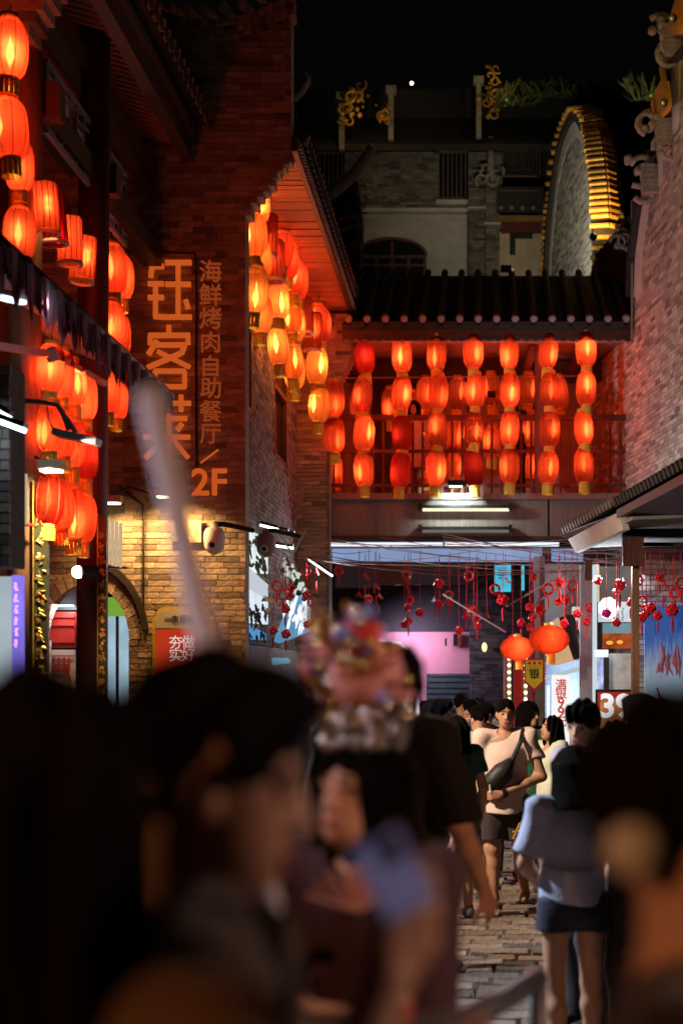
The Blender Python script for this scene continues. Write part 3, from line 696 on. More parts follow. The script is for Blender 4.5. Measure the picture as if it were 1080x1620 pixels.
# LED bars on the bridge face
for (y, lab, e) in ((804, 'long black wash light on the bridge face, upper of two', emit('bar_warm', (1, .9, .6), 1.2)), (838, 'long black wash light on the bridge face, lower of two', emit('bar_dim', (.75, .62, .5), .22))):
    t = thing('wash_light', lab, 'lamp', P(738, y + 5, YB - .15)); q = MB(); q.fr(665, y - 5, 810, y, YB - .16, .12); q.fr(661, y - 8, 668, y + 2, YB - .17, .14); q.fr(804, y - 8, 810, y + 2, YB - .17, .14); q.build('housing', M['black'], t)
    q = MB(); q.fr(668, y, 805, y + 4, YB - .16, .08); q.build('tube', e, t)
# floodlight on the railing washing the deck panel
t = thing('floodlight', 'small floodlight clamped to the bridge railing, shining on the deck panel', 'lamp', P(720, 772, YB - .5))
q = MB(); q.bar(P(708, 765, YB - .5), P(733, 765, YB - .5), .18, .08); q.bar(P(733, 770, YB - .4), P(742, 750, YB - .1), .04, .04); q.build('housing', M['black'], t)
q = MB(); q.bar(P(710, 769.5, YB - .5), P(731, 769.5, YB - .5), .14, .01); q.build('lens', emit('flood_cool', (.75, 1, .95), 3), t)
lamp('SPOT', P(720, 772, YB - .52), 110, (.75, 1, .92), t, P(735, 815, YB), .06, 140, .7)
# tube light and blue-white strip under the bridge
t = thing('tube_light', 'long white tube light along the underside of the bridge', 'lamp', P(700, 865, YB - .1))
for a, b in ((522, 700), (703, 884)): q = MB(); q.fr(a, 858, b, 864, YB - .1, .06); q.build('tube', emit('tube_pale', (.85, .9, 1), 1.1), t)
MB().fr(522, 854, 915, 857, YB - .08, .06).build('rail', M['iron'], t)
sb2 = thing('banner_strip', 'wide pale blue-lit banner strip under the bridge', 'sign', P(690, 890, YB + .3)); MB().fr(520, 868, 857, 889, YB + .3, .05).build('strip', emit('blue_strip', (.36, .5, .85), .62, .12, 1.5), sb2)
sb3 = thing('banner_strip', 'short pale blue-lit banner strip right of the post under the bridge', 'sign', P(895, 890, YB + .3)); MB().fr(872, 868, 922, 889, YB + .3, .05).build('strip', emit('blue_strip', (.36, .5, .85), .62), sb3)
MB().fr(516, 889, 925, 893, YB + .28, .1).build('lower_beam', M['blackwood'], br)
q = MB(); q.fr(640, 894, 745, 925, 25.5, .1); q.fr(530, 894, 600, 930, 25.5, .1); q.build('soffit_panel', M['plaster_grey'], br)
MB().fr(600, 894, 640, 925, 25.48, .1).build('wood_panel', M['rafter'], br)

# ------------------------------------------------------------------ lanterns
SH = dict(red=fabric_shade('shade_red', (.36, .038, .0155), .48, (.95, .095, .035)), amber=fabric_shade('shade_amber', (.36, .088, .021), .46, (.95, .33, .11)),
          worn=fabric_shade('shade_worn_amber', (.36, .1, .024), .46, (.95, .35, .12), mottled=1), dark=fabric_shade('shade_unlit_red', (.6, .025, .02), .05, (1, .2, .1)),
          palace=fabric_shade('shade_striped', (.36, .04, .0145), .42, (.95, .095, .035), ribs=2))
BULB = {k: emit('bulb_' + k, (1, .62, .25), v, 0) for k, v in dict(dim=170, mid=300, hot=450).items()}
def prof(n=14, p=2.7): return [(math.copysign(abs(math.cos(t)) ** (2 / p), 1) * .28 if True else 0, math.copysign(abs(math.sin(t)) ** (2 / p), t) * .5) for t in [(-.42 + .84 * i / n) * math.pi for i in range(n + 1)]]
LM = {}
for k in ('red', 'amber', 'worn', 'dark'):
    LM[k] = MB().lathe((0, 0, 0), prof(), 32, .012, 16).mesh('shade', SH[k], True)
LM['palace'] = MB().lathe((0, 0, 0), [(.2, .5), (.235, .47), (.235, -.43), (.2, -.46)], 48, .035, 16).mesh('shade', SH['palace'], True)
zt = prof()[-1]
LM['cap'] = MB().lathe((0, 0, 0), [(.001, .56), (.13, .56), (.15, .53), (.15, .46), (.1, .44)], 14).mesh('cap', mat('lantern_cap_gold', (.62, .36, .05), .6, .3, 20), True)
LM['collar'] = MB().lathe((0, 0, 0), [(.1, -.44), (.15, -.46), (.155, -.53), (.13, -.55)], 14).mesh('collar', mat('lantern_collar', (.62, .36, .05), .6, .3, 20), True)
tq = MB()
for k in range(12):
    a = 2 * math.pi * k / 12; tq.obox((.14 * math.cos(a), .14 * math.sin(a), -.66), V((-math.sin(a), math.cos(a), 0)) * .032, V((math.cos(a), math.sin(a), 0)) * .006, (0, 0, .12))
LM['fringe'] = tq.mesh('fringe', M['yellowpaper'])
LM['bulb'] = MB().lathe((0, 0, 0), [(.001, .17), (.035, .13), (.055, .02), (.04, -.08), (.001, -.12)], 7).mesh('bulb', BULB['mid'], True)
for k in BULB: LM['bulb_' + k] = LM['bulb'].copy(); LM['bulb_' + k].materials[0] = BULB[k]
LM['rim'] = MB().lathe((0, 0, 0), [(.23, -.42), (.26, -.44), (.26, -.5), (.2, -.5)], 24).mesh('rim', mat('lantern_rim_cream', (.75, .62, .5), .6, .1, 9), True)
LM['topdisc'] = MB().lathe((0, 0, 0), [(.001, .53), (.2, .52), (.235, .48)], 24).mesh('cap', M['wood'], True)
wireM = MB()
for k in range(8):
    a = 2 * math.pi * k / 8; wireM.tube([(1.015 * r_ * math.cos(a), 1.015 * r_ * math.sin(a), z) for r_, z in prof(8)], .006, 4, False)
LM['wires'] = wireM.mesh('rib_wire', mat('lantern_wire', (.2, .03, .015), .6, .2, 9))
n_l = 0
pwm = MB()
for k in range(14):
    a = 2 * math.pi * k / 14; pwm.tube([(.246 * math.cos(a), .246 * math.sin(a), .47), (.25 * math.cos(a), .25 * math.sin(a), -.43)], .008, 4, False)
LM['palace_wires'] = pwm.mesh('rib_wire', MATS['lantern_wire'])
for k_, e_ in dict(faint=.3, dim=3, mid=7, hot=12).items():
    LM['filament_' + k_] = MB().lathe((0, 0, 0), [(.001, .3), (.02, .16), (.05, .03), (.062, -.04), (.05, -.1), (.02, -.2), (.001, -.26)], 9).mesh('filament', glow('filament_glow_' + k_, (1, .58, .24), e_), True)
BL = {}
for k_, e_ in dict(faint=.45, dim=2.4, mid=4.4, hot=7).items():
    BL[k_] = bpy.data.lights.new('bulb', 'POINT'); BL[k_].energy = e_; BL[k_].color = (1, .62, .26); BL[k_].shadow_soft_size = .022
def lantern(px, py, hpx, Y, kind, label, group, lit='mid', fringe=True, ball=False):
    global n_l; n_l += 1
    s = hpx / s_at(Y); c = P(px, py, Y)
    t = thing('lantern', label, 'lantern', c, group); t.scale = (s * rnd.uniform(.94, 1.05), s * rnd.uniform(.94, 1.05), s * rnd.uniform(.96, 1.03))
    t.rotation_euler = (rnd.uniform(-.08, .08), rnd.uniform(-.08, .08), rnd.random() * 6)
    def kid(n, me, off=(0, 0, 0)):
        o = bpy.data.objects.new(n, me); COL.objects.link(o); o.parent = t; o.location = off; return o
    kid('shade', LM[kind])
    if kind == 'palace':
        kid('rim', LM['rim']); kid('cap', LM['topdisc']); kid('rib_wire', LM['palace_wires'])
    else:
        kid('cap', LM['cap']); kid('collar', LM['collar']); kid('rib_wire', LM['wires'])
        if fringe: kid('fringe', LM['fringe'])
    if lit:
        an_ = -t.rotation_euler.z - math.pi / 2 + rnd.uniform(-1.3, 1.3); rr_ = rnd.uniform(.12, .205); bx_, by_, bz_ = rr_ * math.cos(an_), rr_ * math.sin(an_), rnd.uniform(-.16, .1)
        kid('filament', LM['filament_' + lit], (bx_ * .8, by_ * .8, bz_))
        for dz_ in (-.075, .075):
            b = bpy.data.objects.new('bulb', BL[lit]); COL.objects.link(b); b.parent = t; b.location = (bx_, by_, bz_ + dz_)
    q = MB().tube([(0, 0, .55), (0, 0, .72)], .012, 5).mesh('cord', M['black']); kid('cord', q)
    return t
GB = 'lanterns strung along the front of the footbridge'
colsB = [(575, (564, 626, 686, 743), '0111'), (634, (562, 622, 685, 744), '1100'), (691, (559, 621, 680, 741), '1111'), (750, (555, 619, 677, 741), '1110'),
         (807, (555, 617, 678, 737), '1111'), (867, (555, 617, 679, 740), '1111'), (925, (552, 615, 677, 737), '1111')]
ROWN = ('top', 'second', 'third', 'bottom')
for ci, (x, ys, on) in enumerate(colsB):
    for ri, y in enumerate(ys):
        lit = on[ri] == '1'
        lantern(x + rnd.uniform(-2.5, 2.5), y, 57, YB - .28, 'red' if lit else 'dark',
                ('glowing red' if lit else 'dull dark red') + ' lantern, %s of the %s string from the left along the bridge' % (ROWN[ri], ORD[ci]), GB, rnd.choice(('mid', 'hot', 'mid', 'dim')) if lit else 'faint')
GBB = 'lanterns behind the bridge railing'
back = [(529, 630), (529, 691), (529, 749), (618, 640), (648, 645), (672, 624), (674, 688), (674, 733), (723, 624), (719, 686), (720, 733), (777, 617), (835, 616), (838, 680), (836, 733), (883, 622), (568, 640), (778, 700)]
bx = sorted(set(b[0] for b in back))
for i, (x, y) in enumerate(sorted(back)):
    row = 'upper' if y < 655 else ('middle' if y < 710 else 'lower')
    lantern(x, y, 54, YB + 1.4, 'red', 'red lantern behind the bridge railing, %s row, %s from the left of those behind' % (row, ORD[[b for b in sorted(back) if (b[1] < 655, b[1] < 710) == (y < 655, y < 710)].index((x, y))]), GBB, 'dim')
G2 = 'lanterns under the planked eave of the brick shop house'
L2 = [(402, 372, 74, 15.85, 'amber', 'large amber lantern beside the gable corner, upper one', 'hot'), (403, 458, 76, 15.85, 'worn', 'mottled worn amber lantern beside the gable corner, lower one', 'mid'),
      (396, 331, 60, 16.2, 'amber', 'amber lantern half hidden behind the gable corner corbel, topmost', 'mid'), (411, 327, 56, 16.5, 'amber', 'amber lantern tucked under the corbel right of the topmost one', 'mid'),
      (412, 413, 64, 16.4, 'amber', 'amber lantern peeping out between the two at the gable corner', 'mid'), (413, 497, 62, 16.4, 'amber', 'amber lantern peeping out beneath the mottled one', 'mid'),
      (422, 372, 66, 16.6, 'palace', 'red striped drum lantern next to the large amber lantern', 'dim'), (435, 414, 66, 17.1, 'palace', 'red striped drum lantern with pale rim, lower of the left pair', 'dim'),
      (447, 394, 62, 17.8, 'red', 'red lantern close behind the left striped drum pair', 'mid'), (455, 410, 62, 18.4, 'red', 'second red lantern behind the left striped drum pair', 'mid'),
      (466, 438, 60, 18.8, 'red', 'red lantern in the eave row, lower of two by the planks', 'mid'), (472, 446, 58, 19.4, 'red', 'red lantern in the eave row touching the soffit planks', 'hot'),
      (440, 475, 61, 18.0, 'amber', 'orange lantern in the middle string below the striped drum', 'hot'), (440, 549, 62, 18.0, 'amber', 'orange lantern at the bottom of the middle string', 'hot'),
      (460, 500, 60, 18.9, 'amber', 'amber lantern just right of the middle string, upper one', 'mid'), (467, 512, 58, 19.4, 'amber', 'amber lantern farther along behind the upper middle string', 'mid'),
      (462, 570, 62, 18.9, 'amber', 'amber lantern just right of the middle string, lower one', 'mid'), (466, 586, 60, 19.4, 'amber', 'amber lantern farther along behind the lower middle string', 'hot'),
      (479, 500, 60, 19.7, 'palace', 'red striped drum lantern, upper of the right pair', 'dim'), (494, 526, 60, 20.2, 'palace', 'red striped drum lantern with pale rim, lower of the right pair', 'dim'),
      (502, 508, 56, 20.8, 'red', 'red lantern behind the right striped drum pair', 'mid'), (509, 516, 55, 21.3, 'red', 'red lantern farthest under the planked eave', 'mid'),
      (501, 579, 60, 20.4, 'amber', 'orange lantern in front of the brick pier, upper one', 'hot'), (505, 640, 60, 20.4, 'amber', 'orange lantern in front of the brick pier, lower one', 'hot'),
      (526, 632, 58, 21.4, 'red', 'red lantern right of the pier edge, upper one', 'dim'), (528, 688, 58, 21.4, 'red', 'red lantern right of the pier edge, lower one', 'dim')]
for x, y, h, Y, k, lab, lit in L2: lantern(x, y, h, Y, k, lab, G2, lit)
G1 = 'lanterns along the timber shop front'
def YX(px, X=-3.3): return X * F / (px - CX)
L1 = [(15, 76, 99, 'red', 'topmost red lantern at the left edge above the timber column', 'hot'), (15, 203, 104, 'red', 'big red lantern at the left edge, second from the top', 'hot'),
      (31, 262, 82, 'red', 'red lantern half hidden behind the second one at the left edge', 'mid'), (31, 369, 88, 'red', 'red lantern at the left edge just above the awning', 'mid'),
      (82, 345, 86, 'palace', 'unlit dark striped drum lantern under the box beam', None), (72, 330, 84, 'palace', 'striped drum lantern half hidden by the leftmost column', 'dim'),
      (110, 381, 78, 'palace', 'glowing striped drum lantern under the box beam, left one', 'mid'), (131, 411, 76, 'palace', 'glowing striped drum lantern under the box beam, right one', 'mid'),
      (178, 425, 80, 'red', 'red lantern right of the middle column, upper front one', 'mid'), (192, 439, 72, 'red', 'red lantern right of the middle column, upper rear one', 'hot'),
      (176, 512, 74, 'red', 'red lantern right of the middle column, second row front', 'mid'), (187, 530, 68, 'red', 'red lantern right of the middle column, second row rear', 'hot'),
      (173, 622, 66, 'red', 'red lantern right of the middle column just below the valance, front', 'mid'), (185, 634, 62, 'red', 'red lantern right of the middle column just below the valance, rear', 'mid'),
      (80, 582, 78, 'red', 'first lantern of the upper row below the awning', 'mid'), (97, 592, 76, 'red', 'second lantern of the upper row below the awning', 'mid'), (115, 606, 76, 'red', 'third lantern of the upper row below the awning', 'hot'), (134, 628, 74, 'red', 'fourth lantern of the upper row below the awning', 'hot'),
      (80, 676, 80, 'red', 'first lantern of the middle row below the awning', 'mid'), (97, 686, 78, 'red', 'second lantern of the middle row below the awning', 'mid'), (115, 702, 78, 'red', 'third lantern of the middle row below the awning', 'mid'), (132, 720, 80, 'dark', 'dull dark fourth lantern of the middle row below the awning', 'faint'),
      (78, 790, 86, 'red', 'first lantern of the lowest row by the couplet board', 'dim'), (93, 798, 84, 'red', 'second lantern of the lowest row by the couplet board', 'mid'), (114, 811, 84, 'red', 'third lantern of the lowest row by the couplet board', 'hot'), (131, 820, 80, 'red', 'fourth lantern of the lowest row by the couplet board', 'hot')]
for x, y, h, k, lab, lit in L1: lantern(x, y, h, YX(x, -3.3 if y < 470 or x > 160 else -3.25), k, lab, G1, lit)
# two flattened festival lanterns by the right shops
for x, y, w, Y, lab in ((818, 1026, 54, 17.6, 'flattened red festival lantern by the yellow pennant, left one'), (868, 1012, 64, 17.0, 'flattened red festival lantern before the tilted sign, right one')):
    s = w / s_at(Y); t = thing('festival_lantern', lab, 'lantern', P(x, y, Y), 'round festival lanterns'); t.scale = (s, s, s)
    pr_ = [(.001, -.33)] + [(.5 * math.cos(a), .36 * math.sin(a)) for a in [(-.45 + .9 * i / 12) * math.pi for i in range(13)]] + [(.001, .36)]
    for nme, me in (('shade', MB().lathe((0, 0, 0), pr_, 40, .015, 20).mesh('shade', SH['red'], True)), ('bulb', BL['hot']), ('cap', MB().lathe((0, 0, 0), [(.12, .34), (.13, .4), (.01, .44)], 12).mesh('cap', M['goldpaint'], True)),
                    ('fringe', MB().lathe((.05, 0, 0), [(.1, -.35), (.11, -.62)], 12).mesh('fringe', M['yellowpaper']))):
        o = bpy.data.objects.new(nme, me); COL.objects.link(o); o.parent = t
        if nme == 'bulb': o.location = (.05, -.3, .02)
# ------------------------------------------------------------------ right wall with stepped top
KR, XR_, YR_ = -.15, 2.39, 21.5
def onr(px, py, off=0):                                   # photo ray meets the right wall's plane
    Y = (XR_ - off - KR * YR_) / ((px - CX) / F - KR); return P(px, py, Y)
nrm = math.hypot(1, KR); RU = V((-KR / nrm, -1 / nrm, 0)); RN = V((-1 / nrm, KR / nrm, 0)); RO = V((XR_ + KR * 3.5, 25, 0))
def rt(p): return (p - RO).dot(RU)
rw = thing('stepped_gable_wall', 'tall grey brick wall at the right with a white band stepping up its edge', 'wall', onr(1005, 1065) - V((0, 0, HC)))
PF = [(1003, 470), (1006, 406), (1017, 327), (1025, 318), (1034, 305), (1037, 296), (1037, 242), (1048, 236), (1058, 222), (1061, 201), (1063, 113), (1078, 95), (1100, 70), (1135, 40)]
PW = [onr(*p) for p in PF]; PT = [(p.z, rt(p)) for p in PW]
t215 = rt(onr(1003, 800))
def t_edge(z):
    if z < 7.15: return 0
    if z <= PT[0][0]: return t215
    for (z0, t0), (z1, t1) in zip(PT, PT[1:]):
        if z0 <= z <= z1: return t0 + (t1 - t0) * (z - z0) / max(1e-6, z1 - z0)
    return 99
brick_wall(rw, RO, RU, RN, 0, 10.4, lambda z: [(t_edge(z), 8.2)] if t_edge(z) < 8.1 else [], M['brick_light'], M['mortar'], .3)
q = MB()
for a, b in zip(PW, PW[1:]):
    w = .42; o = RN * .02
    q.prism([a + o, b + o, b + o + RU * w, a + o + RU * w], -RN * .03)
q.build('white_band', M['plaster'], rw)
q = MB()
for a, b in zip(PW, PW[1:]): q.prism([a + RN * .12, b + RN * .12, b - RU * .1 + V((0, 0, .07)) + RN * .12, a - RU * .1 + V((0, 0, .07)) + RN * .12], -RN * .5)
q.build('edge_coping', M['tile'], rw)
q = MB(); e = onr(1004, 500); q.tube([V((e.x - .05, e.y - .05, 7.0)), V((e.x - .05, e.y - .05, 9.1))], .02, 6); q.build('downpipe', M['steel'], rw)
def swirl(mb, c, s, u=V((1, 0, 0)), seed=0, n=3):
    r = random.Random(seed); Z = V((0, 0, 1))
    for k in range(n):
        o = V(c) + u * r.uniform(-.35, .35) * s + Z * r.uniform(-.45, .45) * s + V((0, r.uniform(-.1, .1), 0)); ph = r.random() * 6; dr = r.choice((-1, 1))
        pts = []; rs = []
        for i in range(12):
            a = ph + dr * i * .55; rad = s * (.32 - .022 * i)
            pts.append(o + u * rad * math.cos(a) + Z * rad * math.sin(a)); rs.append(s * .075 * (1 - .05 * i))
        mb.tube(pts, rs, 6)
    for k in range(n * 2): mb.ball(V(c) + u * r.uniform(-.5, .5) * s + Z * r.uniform(-.5, .5) * s, s * r.uniform(.06, .13), 7, 5)
for i, (px, py, s, lab) in enumerate(((1022, 285, .62, 'carved scroll ridge end on the lowest step of the white-banded wall'), (1044, 212, .55, 'carved scroll ridge end on the middle step of the white-banded wall'), (1056, 66, .62, 'carved scroll ridge end on the upper step of the white-banded wall'))):
    c = onr(px, py, .15); t = thing('ridge_ornament', lab, 'ornament', c, 'carved ridge ends on the stepped wall')
    q = MB(); swirl(q, c, s, V((1, 0, 0)), i, 5); q.build('scroll', M['stonecarve'], t, smooth=True)
    q = MB(); s2 = s
    for k in range(6): q.obox(c + V((.1 + .02 * k, 0, -.28 * s2 + k * .11 * s2)), (.26 * s2 + .025 * k, 0, 0), (0, .14, 0), (0, 0, .05 * s2))
    q.build('corbel', M['stonecarve'], t)
GOLD = (1, .68, .2)
for i, (pts, lampxy, lab) in enumerate(((((1032, 152), (1045, 125), (1058, 128), (1063, 165), (1045, 180), (1036, 176)), (1050, 162), 'gold-lit glazed ridge end with dark round lamp on the middle step'),
                                        (((1058, 30), (1068, -5), (1085, -10), (1085, 40), (1066, 42)), (1064, 28), 'gold-lit glazed ridge end at the top right corner'))):
    c = onr(1050, 160 - i * 140, .2); t = thing('glazed_ridge_end', lab, 'ornament', c, 'gold ridge ends')
    q = MB(); q.prism([onr(*p, .2) for p in pts], (0, .25, 0)); q.build('glazed_block', M['tile_gold'], t)
    if i == 0: q = MB(); q.bar(onr(1046, 106, .22), onr(1058, 165, .22), .06, .06); q.build('glazed_rod', M['tile_gold'], t)
    q = MB(); lc = onr(*lampxy, .42); q.ball(lc, .055, 10, 8); q.build('lamp_housing', M['black'], t, smooth=True)
    lamp('POINT', lc + V((-.12, -.12, -.06)), 5, GOLD, t, size=.04)

# ------------------------------------------------------------------ wok-ear gable
wg = thing('arched_gable', 'tall rounded gable with thick tiled rim glowing gold, pale brick side', 'wall', P(905, 450, 27))
A0, A1 = V((2.1, 24.9, 0)), V((2.1 - .15 * 4.4, 29.3, 0)); AD = (A1 - A0).normalized(); AN = V((-AD.y, AD.x, 0)); LT = (A1 - A0).length
zb_, zt_ = 9.25, 12.35
def arch(t): u_ = (t - LT / 2) / (LT / 2); return zb_ + (zt_ - zb_) * max(0, 1 - abs(u_) ** 2.3) ** .62
def aspans(z):
    if z < zb_: return [(0, LT)]
    ts = [i * LT / 120 for i in range(121) if arch(i * LT / 120) > z]
    return [(ts[0], ts[-1])] if len(ts) > 1 else []
brick_wall(wg, A0, AD, AN, 7.6, 12.35, aspans, M['brick_light'], M['mortar'], .5)
ring = [A0 + AD * t + V((0, 0, arch(t))) for t in [LT * (1 - math.cos(math.pi * i / 40)) / 2 for i in range(41)]]
ring = [A0 + V((0, 0, 8.9))] + ring
q = MB()
for a, b in zip(ring, ring[1:]):
    d = (b - a).normalized(); up = d.cross(AN).normalized()
    if up.dot((a + b) / 2 - (A0 + AD * LT / 2 + V((0, 0, 10)))) < 0: up = -up
    q.prism([a + AN * .1, b + AN * .1, b + AN * .1 + up * .14, a + AN * .1 + up * .14], -AN * .4)
q.build('coping', M['tile'], wg)
for sgn, off in ((1, .02), (0, -.0)):
    pass
k = 0; acc = 0
for a, b in zip(ring, ring[1:]):
    d = b - a; L = d.length; d = d / L; up = d.cross(AN).normalized()
    if up.dot((a + b) / 2 - (A0 + AD * LT / 2 + V((0, 0, 10)))) < 0: up = -up
    nst = max(1, round(L / .15))
    for i in range(nst):
        p = a + d * L * (i + .5) / nst + up * .2
        q = MB(); w1, w2 = rnd.uniform(-.02, .02), rnd.uniform(.04, .052); q.tube([p + AN * (.16 + w1), p - AN * .15 + up * .07], w2, 7); q.tube([p - AN * .17 + up * .07, p - AN * (.35 + w1)], w2, 7); q.build('rim_tile', M['tile_gold'], wg)
q = MB(); q.tube([p + (0, 0, 0) if False else p for p in [(A0 + AD * LT / 2) + (r_ - (A0 + AD * LT / 2)) * 1.0 - AN * .16 + V((0, 0, .3 if i > 0 else 0)) for i, r_ in enumerate(ring)][:30]], .035, 8); q.build('rim_ridge', M['tile_gold'], wg)
q = MB()
for a, b in zip(ring, ring[1:]): 
    c_ = A0 + AD * LT / 2 + V((0, 0, 9.4)); q.prism([a + AN * .015, b + AN * .015, b + (c_ - b) * .1 + AN * .015, a + (c_ - a) * .1 + AN * .015], -AN * .02)
q.build('white_band', M['plaster'], wg)
lp_ = P(938, 374, 24.3); t = thing('spot_lamp', 'round dark spot lamp at the foot of the glowing gable rim', 'lamp', lp_); q = MB(); q.ball(lp_, .07, 10, 8); q.build('housing', M['black'], t, smooth=True)
lamp('SPOT', lp_ + V((.05, -.12, .05)), 85, (1, .62, .16), t, P(935, 250, 25.3), .05, 130, .6)
lp2 = P(800, 425, 23.7); t = thing('floodlight', 'small floodlight on the bridge roof washing the pale side of the arched gable', 'lamp', lp2); q = MB(); q.obox(lp2, (.09, 0, 0), (0, .05, 0), (0, 0, .05)); q.build('housing', M['black'], t)
lamp('SPOT', lp2 + V((.12, 0, .06)), 260, (1, .97, .74), t, P(900, 300, 27), .06, 90, .7)
# lower dark roof pieces right of the arch
rr = thing('tiled_roof', 'dark tiled roof corner between the arched gable and the right wall', 'roof', P(980, 400, 23.6))
q = MB(); q.prism([P(945, 400, 24.2), P(1003, 330, 23), P(1003, 445, 23), P(925, 458, 24.2)], (0, .6, 0)); q.build('roof_deck', M['tile'], rr)
for i in range(9):
    a = P(945 + i * 6.5, 402 - i * 7.5, 24 - i * .1); q = MB(); q.tube([a, a + V((.05, -.2, -.45))], .05, 6); q.build('tile', M['tile'], rr)
for i, (px, py) in enumerate(((985, 285), (980, 270))): pass
q = MB(); swirl(q, P(990, 375, 23), .5, seed=9, n=5); q.build('scroll', M['stonecarve'], rr, smooth=True)

# ------------------------------------------------------------------ swept roof corner behind the planked eave
sr = thing('swept_roof_corner', 'dark roof corner with upturned hooked ridge behind the planked eave', 'roof', P(560, 500, 25))
q = MB(); q.tube([P(x, y, 25) for x, y in ((505, 318), (530, 300), (553, 282), (570, 262), (580, 246), (585, 237), (580, 234))], [.13, .12, .11, .1, .09, .1, .08], 8); q.build('hooked_ridge', M['stonecarve'], sr, smooth=True)
q = MB(); q.prism([P(x, y, 25.1) for x, y in ((500, 320), (565, 285), (572, 345), (566, 520), (520, 520))], (0, .5, 0)); q.build('roof_deck', M['tile'], sr)
q = MB()
for i in range(7): swirl(q, P(568 + 2 * math.sin(i), 298 + i * 16, 24.95), .2, seed=20 + i, n=2)
q.build('scroll_edge', M['stonecarve'], sr, smooth=True)
q = MB(); q.bar(P(535, 348, 24.95), P(566, 340, 24.95), .05, .05); q.bar(P(530, 368, 24.95), P(566, 356, 24.95), .05, .05); q.build('eave_batten', M['rafter'], sr)
tp_ = thing('ridge_hook', 'pale curved ridge hook above the planked eave against the black sky', 'ornament', P(465, 190, 22)); q = MB(); q.tube([P(x, y, 22) for x, y in ((465, 158), (476, 146), (485, 130), (487, 122), (480, 114), (474, 108))], [.05, .06, .06, .05, .04, .02], 8); q.build('hook', M['stonecarve'], tp_, smooth=True)

# ------------------------------------------------------------------ rear building above the bridge
YK = 31.0
rb = thing('rear_building', 'dim brick and white building above the bridge roof with an arched window', 'building', P(650, 1065, YK) - V((0, 0, HC)))
brick_wall(rb, P(500, 0, YK) * 1 - V((0, 0, P(500, 0, YK).z)), (1, 0, 0), (0, -1, 0), P(0, 328, YK).z, P(0, 236, YK).z, lambda z: [(.62, 2.66), (3.31, P(795, 0, YK).x - P(500, 0, YK).x)], M['brick_grey'], M['mortar_dark'], .3)
MB().fr(565, 332, 741, 445, YK + .1, .3).build('white_wall', M['plaster'], rb)
MB().fr(560, 328, 742, 334, YK - .1, .25).build('cornice', M['plaster'], rb)
MB().fr(565, 340, 741, 346, YK + .06, .1).build('moulding', M['plaster'], rb)
for x0, x1, y0 in ((741, 767, 298), (768, 790, 285)):
    o = P(x0, 0, YK - .2); brick_wall(rb, V((o.x, YK - .2, 0)), (1, 0, 0), (0, -1, 0), P(0, 445, YK).z, P(0, y0, YK).z, lambda z, w=P(x1, 0, YK).x - o.x: [(0, w)], M['brick_grey'], M['mortar_dark'], .3)
q = MB(); q.fr(739, 326, 769, 329, YK - .25, .3); q.fr(766, 351, 792, 354, YK - .25, .3); q.build('string_course', M['plaster'], rb)
# arched window
aw_ = MB(); arcp = [P(620 + 54 * math.cos(a), 405 - 27 * math.sin(a), YK + .06) for a in [math.pi * i / 16 for i in range(17)]]
aw_.prism([P(674, 445, YK + .06)] + arcp + [P(566, 445, YK + .06)], (0, .06, 0)); wn = aw_.build('arched_window', M['glass'], rb)
q = MB()
for x in (566, 595, 620, 646, 672): q.fr(x - 2.5, 382 if x == 620 else 408, x + 2.5, 445, YK + .02, .04)
q.fr(566, 403, 674, 408, YK + .015, .04); q.fr(566, 417, 674, 421, YK + .015, .04)
for a, b in zip(arcp, arcp[1:]): q.bar(a + V((0, -.03, 0)), b + V((0, -.03, 0)), .06, .06)
q.build('frame', mat('window_frame_red', (.16, .08, .07), .6), wn)
# grille windows
for x0, x1, y0, y1 in ((692, 738, 238, 315), (497, 543, 240, 300)):
    w = MB().fr(x0, y0, x1, y1, YK + .15, .1).build('grille_window', M['black'], rb)
    q = MB()
    for i in range(7): x = x0 + 2 + (x1 - x0 - 4) * i / 6; q.fr(x - .8, y0, x + .8, y1, YK + .05, .03)
    q.fr(x0, y0, x1, y0 + 3, YK + .05, .03); q.fr(x0, y1 - 3, x1, y1, YK + .05, .03); q.build('grille', M['panel'], w)
MB().fr(690, 315, 740, 322, YK - .1, .2).build('sill', M['plaster'], rb)
MB().fr(480, 140, 1030, 236, YK + .6, .4).build('upper_storey', mat('dark_timber_wall', (.022, .018, .018), .8, .3, 4), rb)
q = MB(); q.prism([P(470, 238, YK - .5), P(1040, 238, YK - .5), P(1040, 150, YK + 2), P(470, 150, YK + 2)], (0, 0, .15)); q.build('roof_deck', M['tile'], rb)
for x, y0, y1 in ((540, 150, 236), (618, 140, 220), (757, 125, 216)):
    q = MB(); q.fr(x - 4, y0, x + 4, y1, YK - .6, .15); q.fr(x - 8, y0 - 6, x + 8, y0 + 5, YK - .62, .18); q.build('roof_post', M['stonecarve'], rb)
q = MB(); q.fr(766, 225, 785, 285, YK - .2, .02) if False else q.tube([P(776, 280, YK - .2), P(776, 216, YK - .2)], [.09, .06], 8); swirl(q, P(775, 272, YK - .25), .5, seed=31, n=4); q.build('finial', M['stonecarve'], rb, smooth=True)
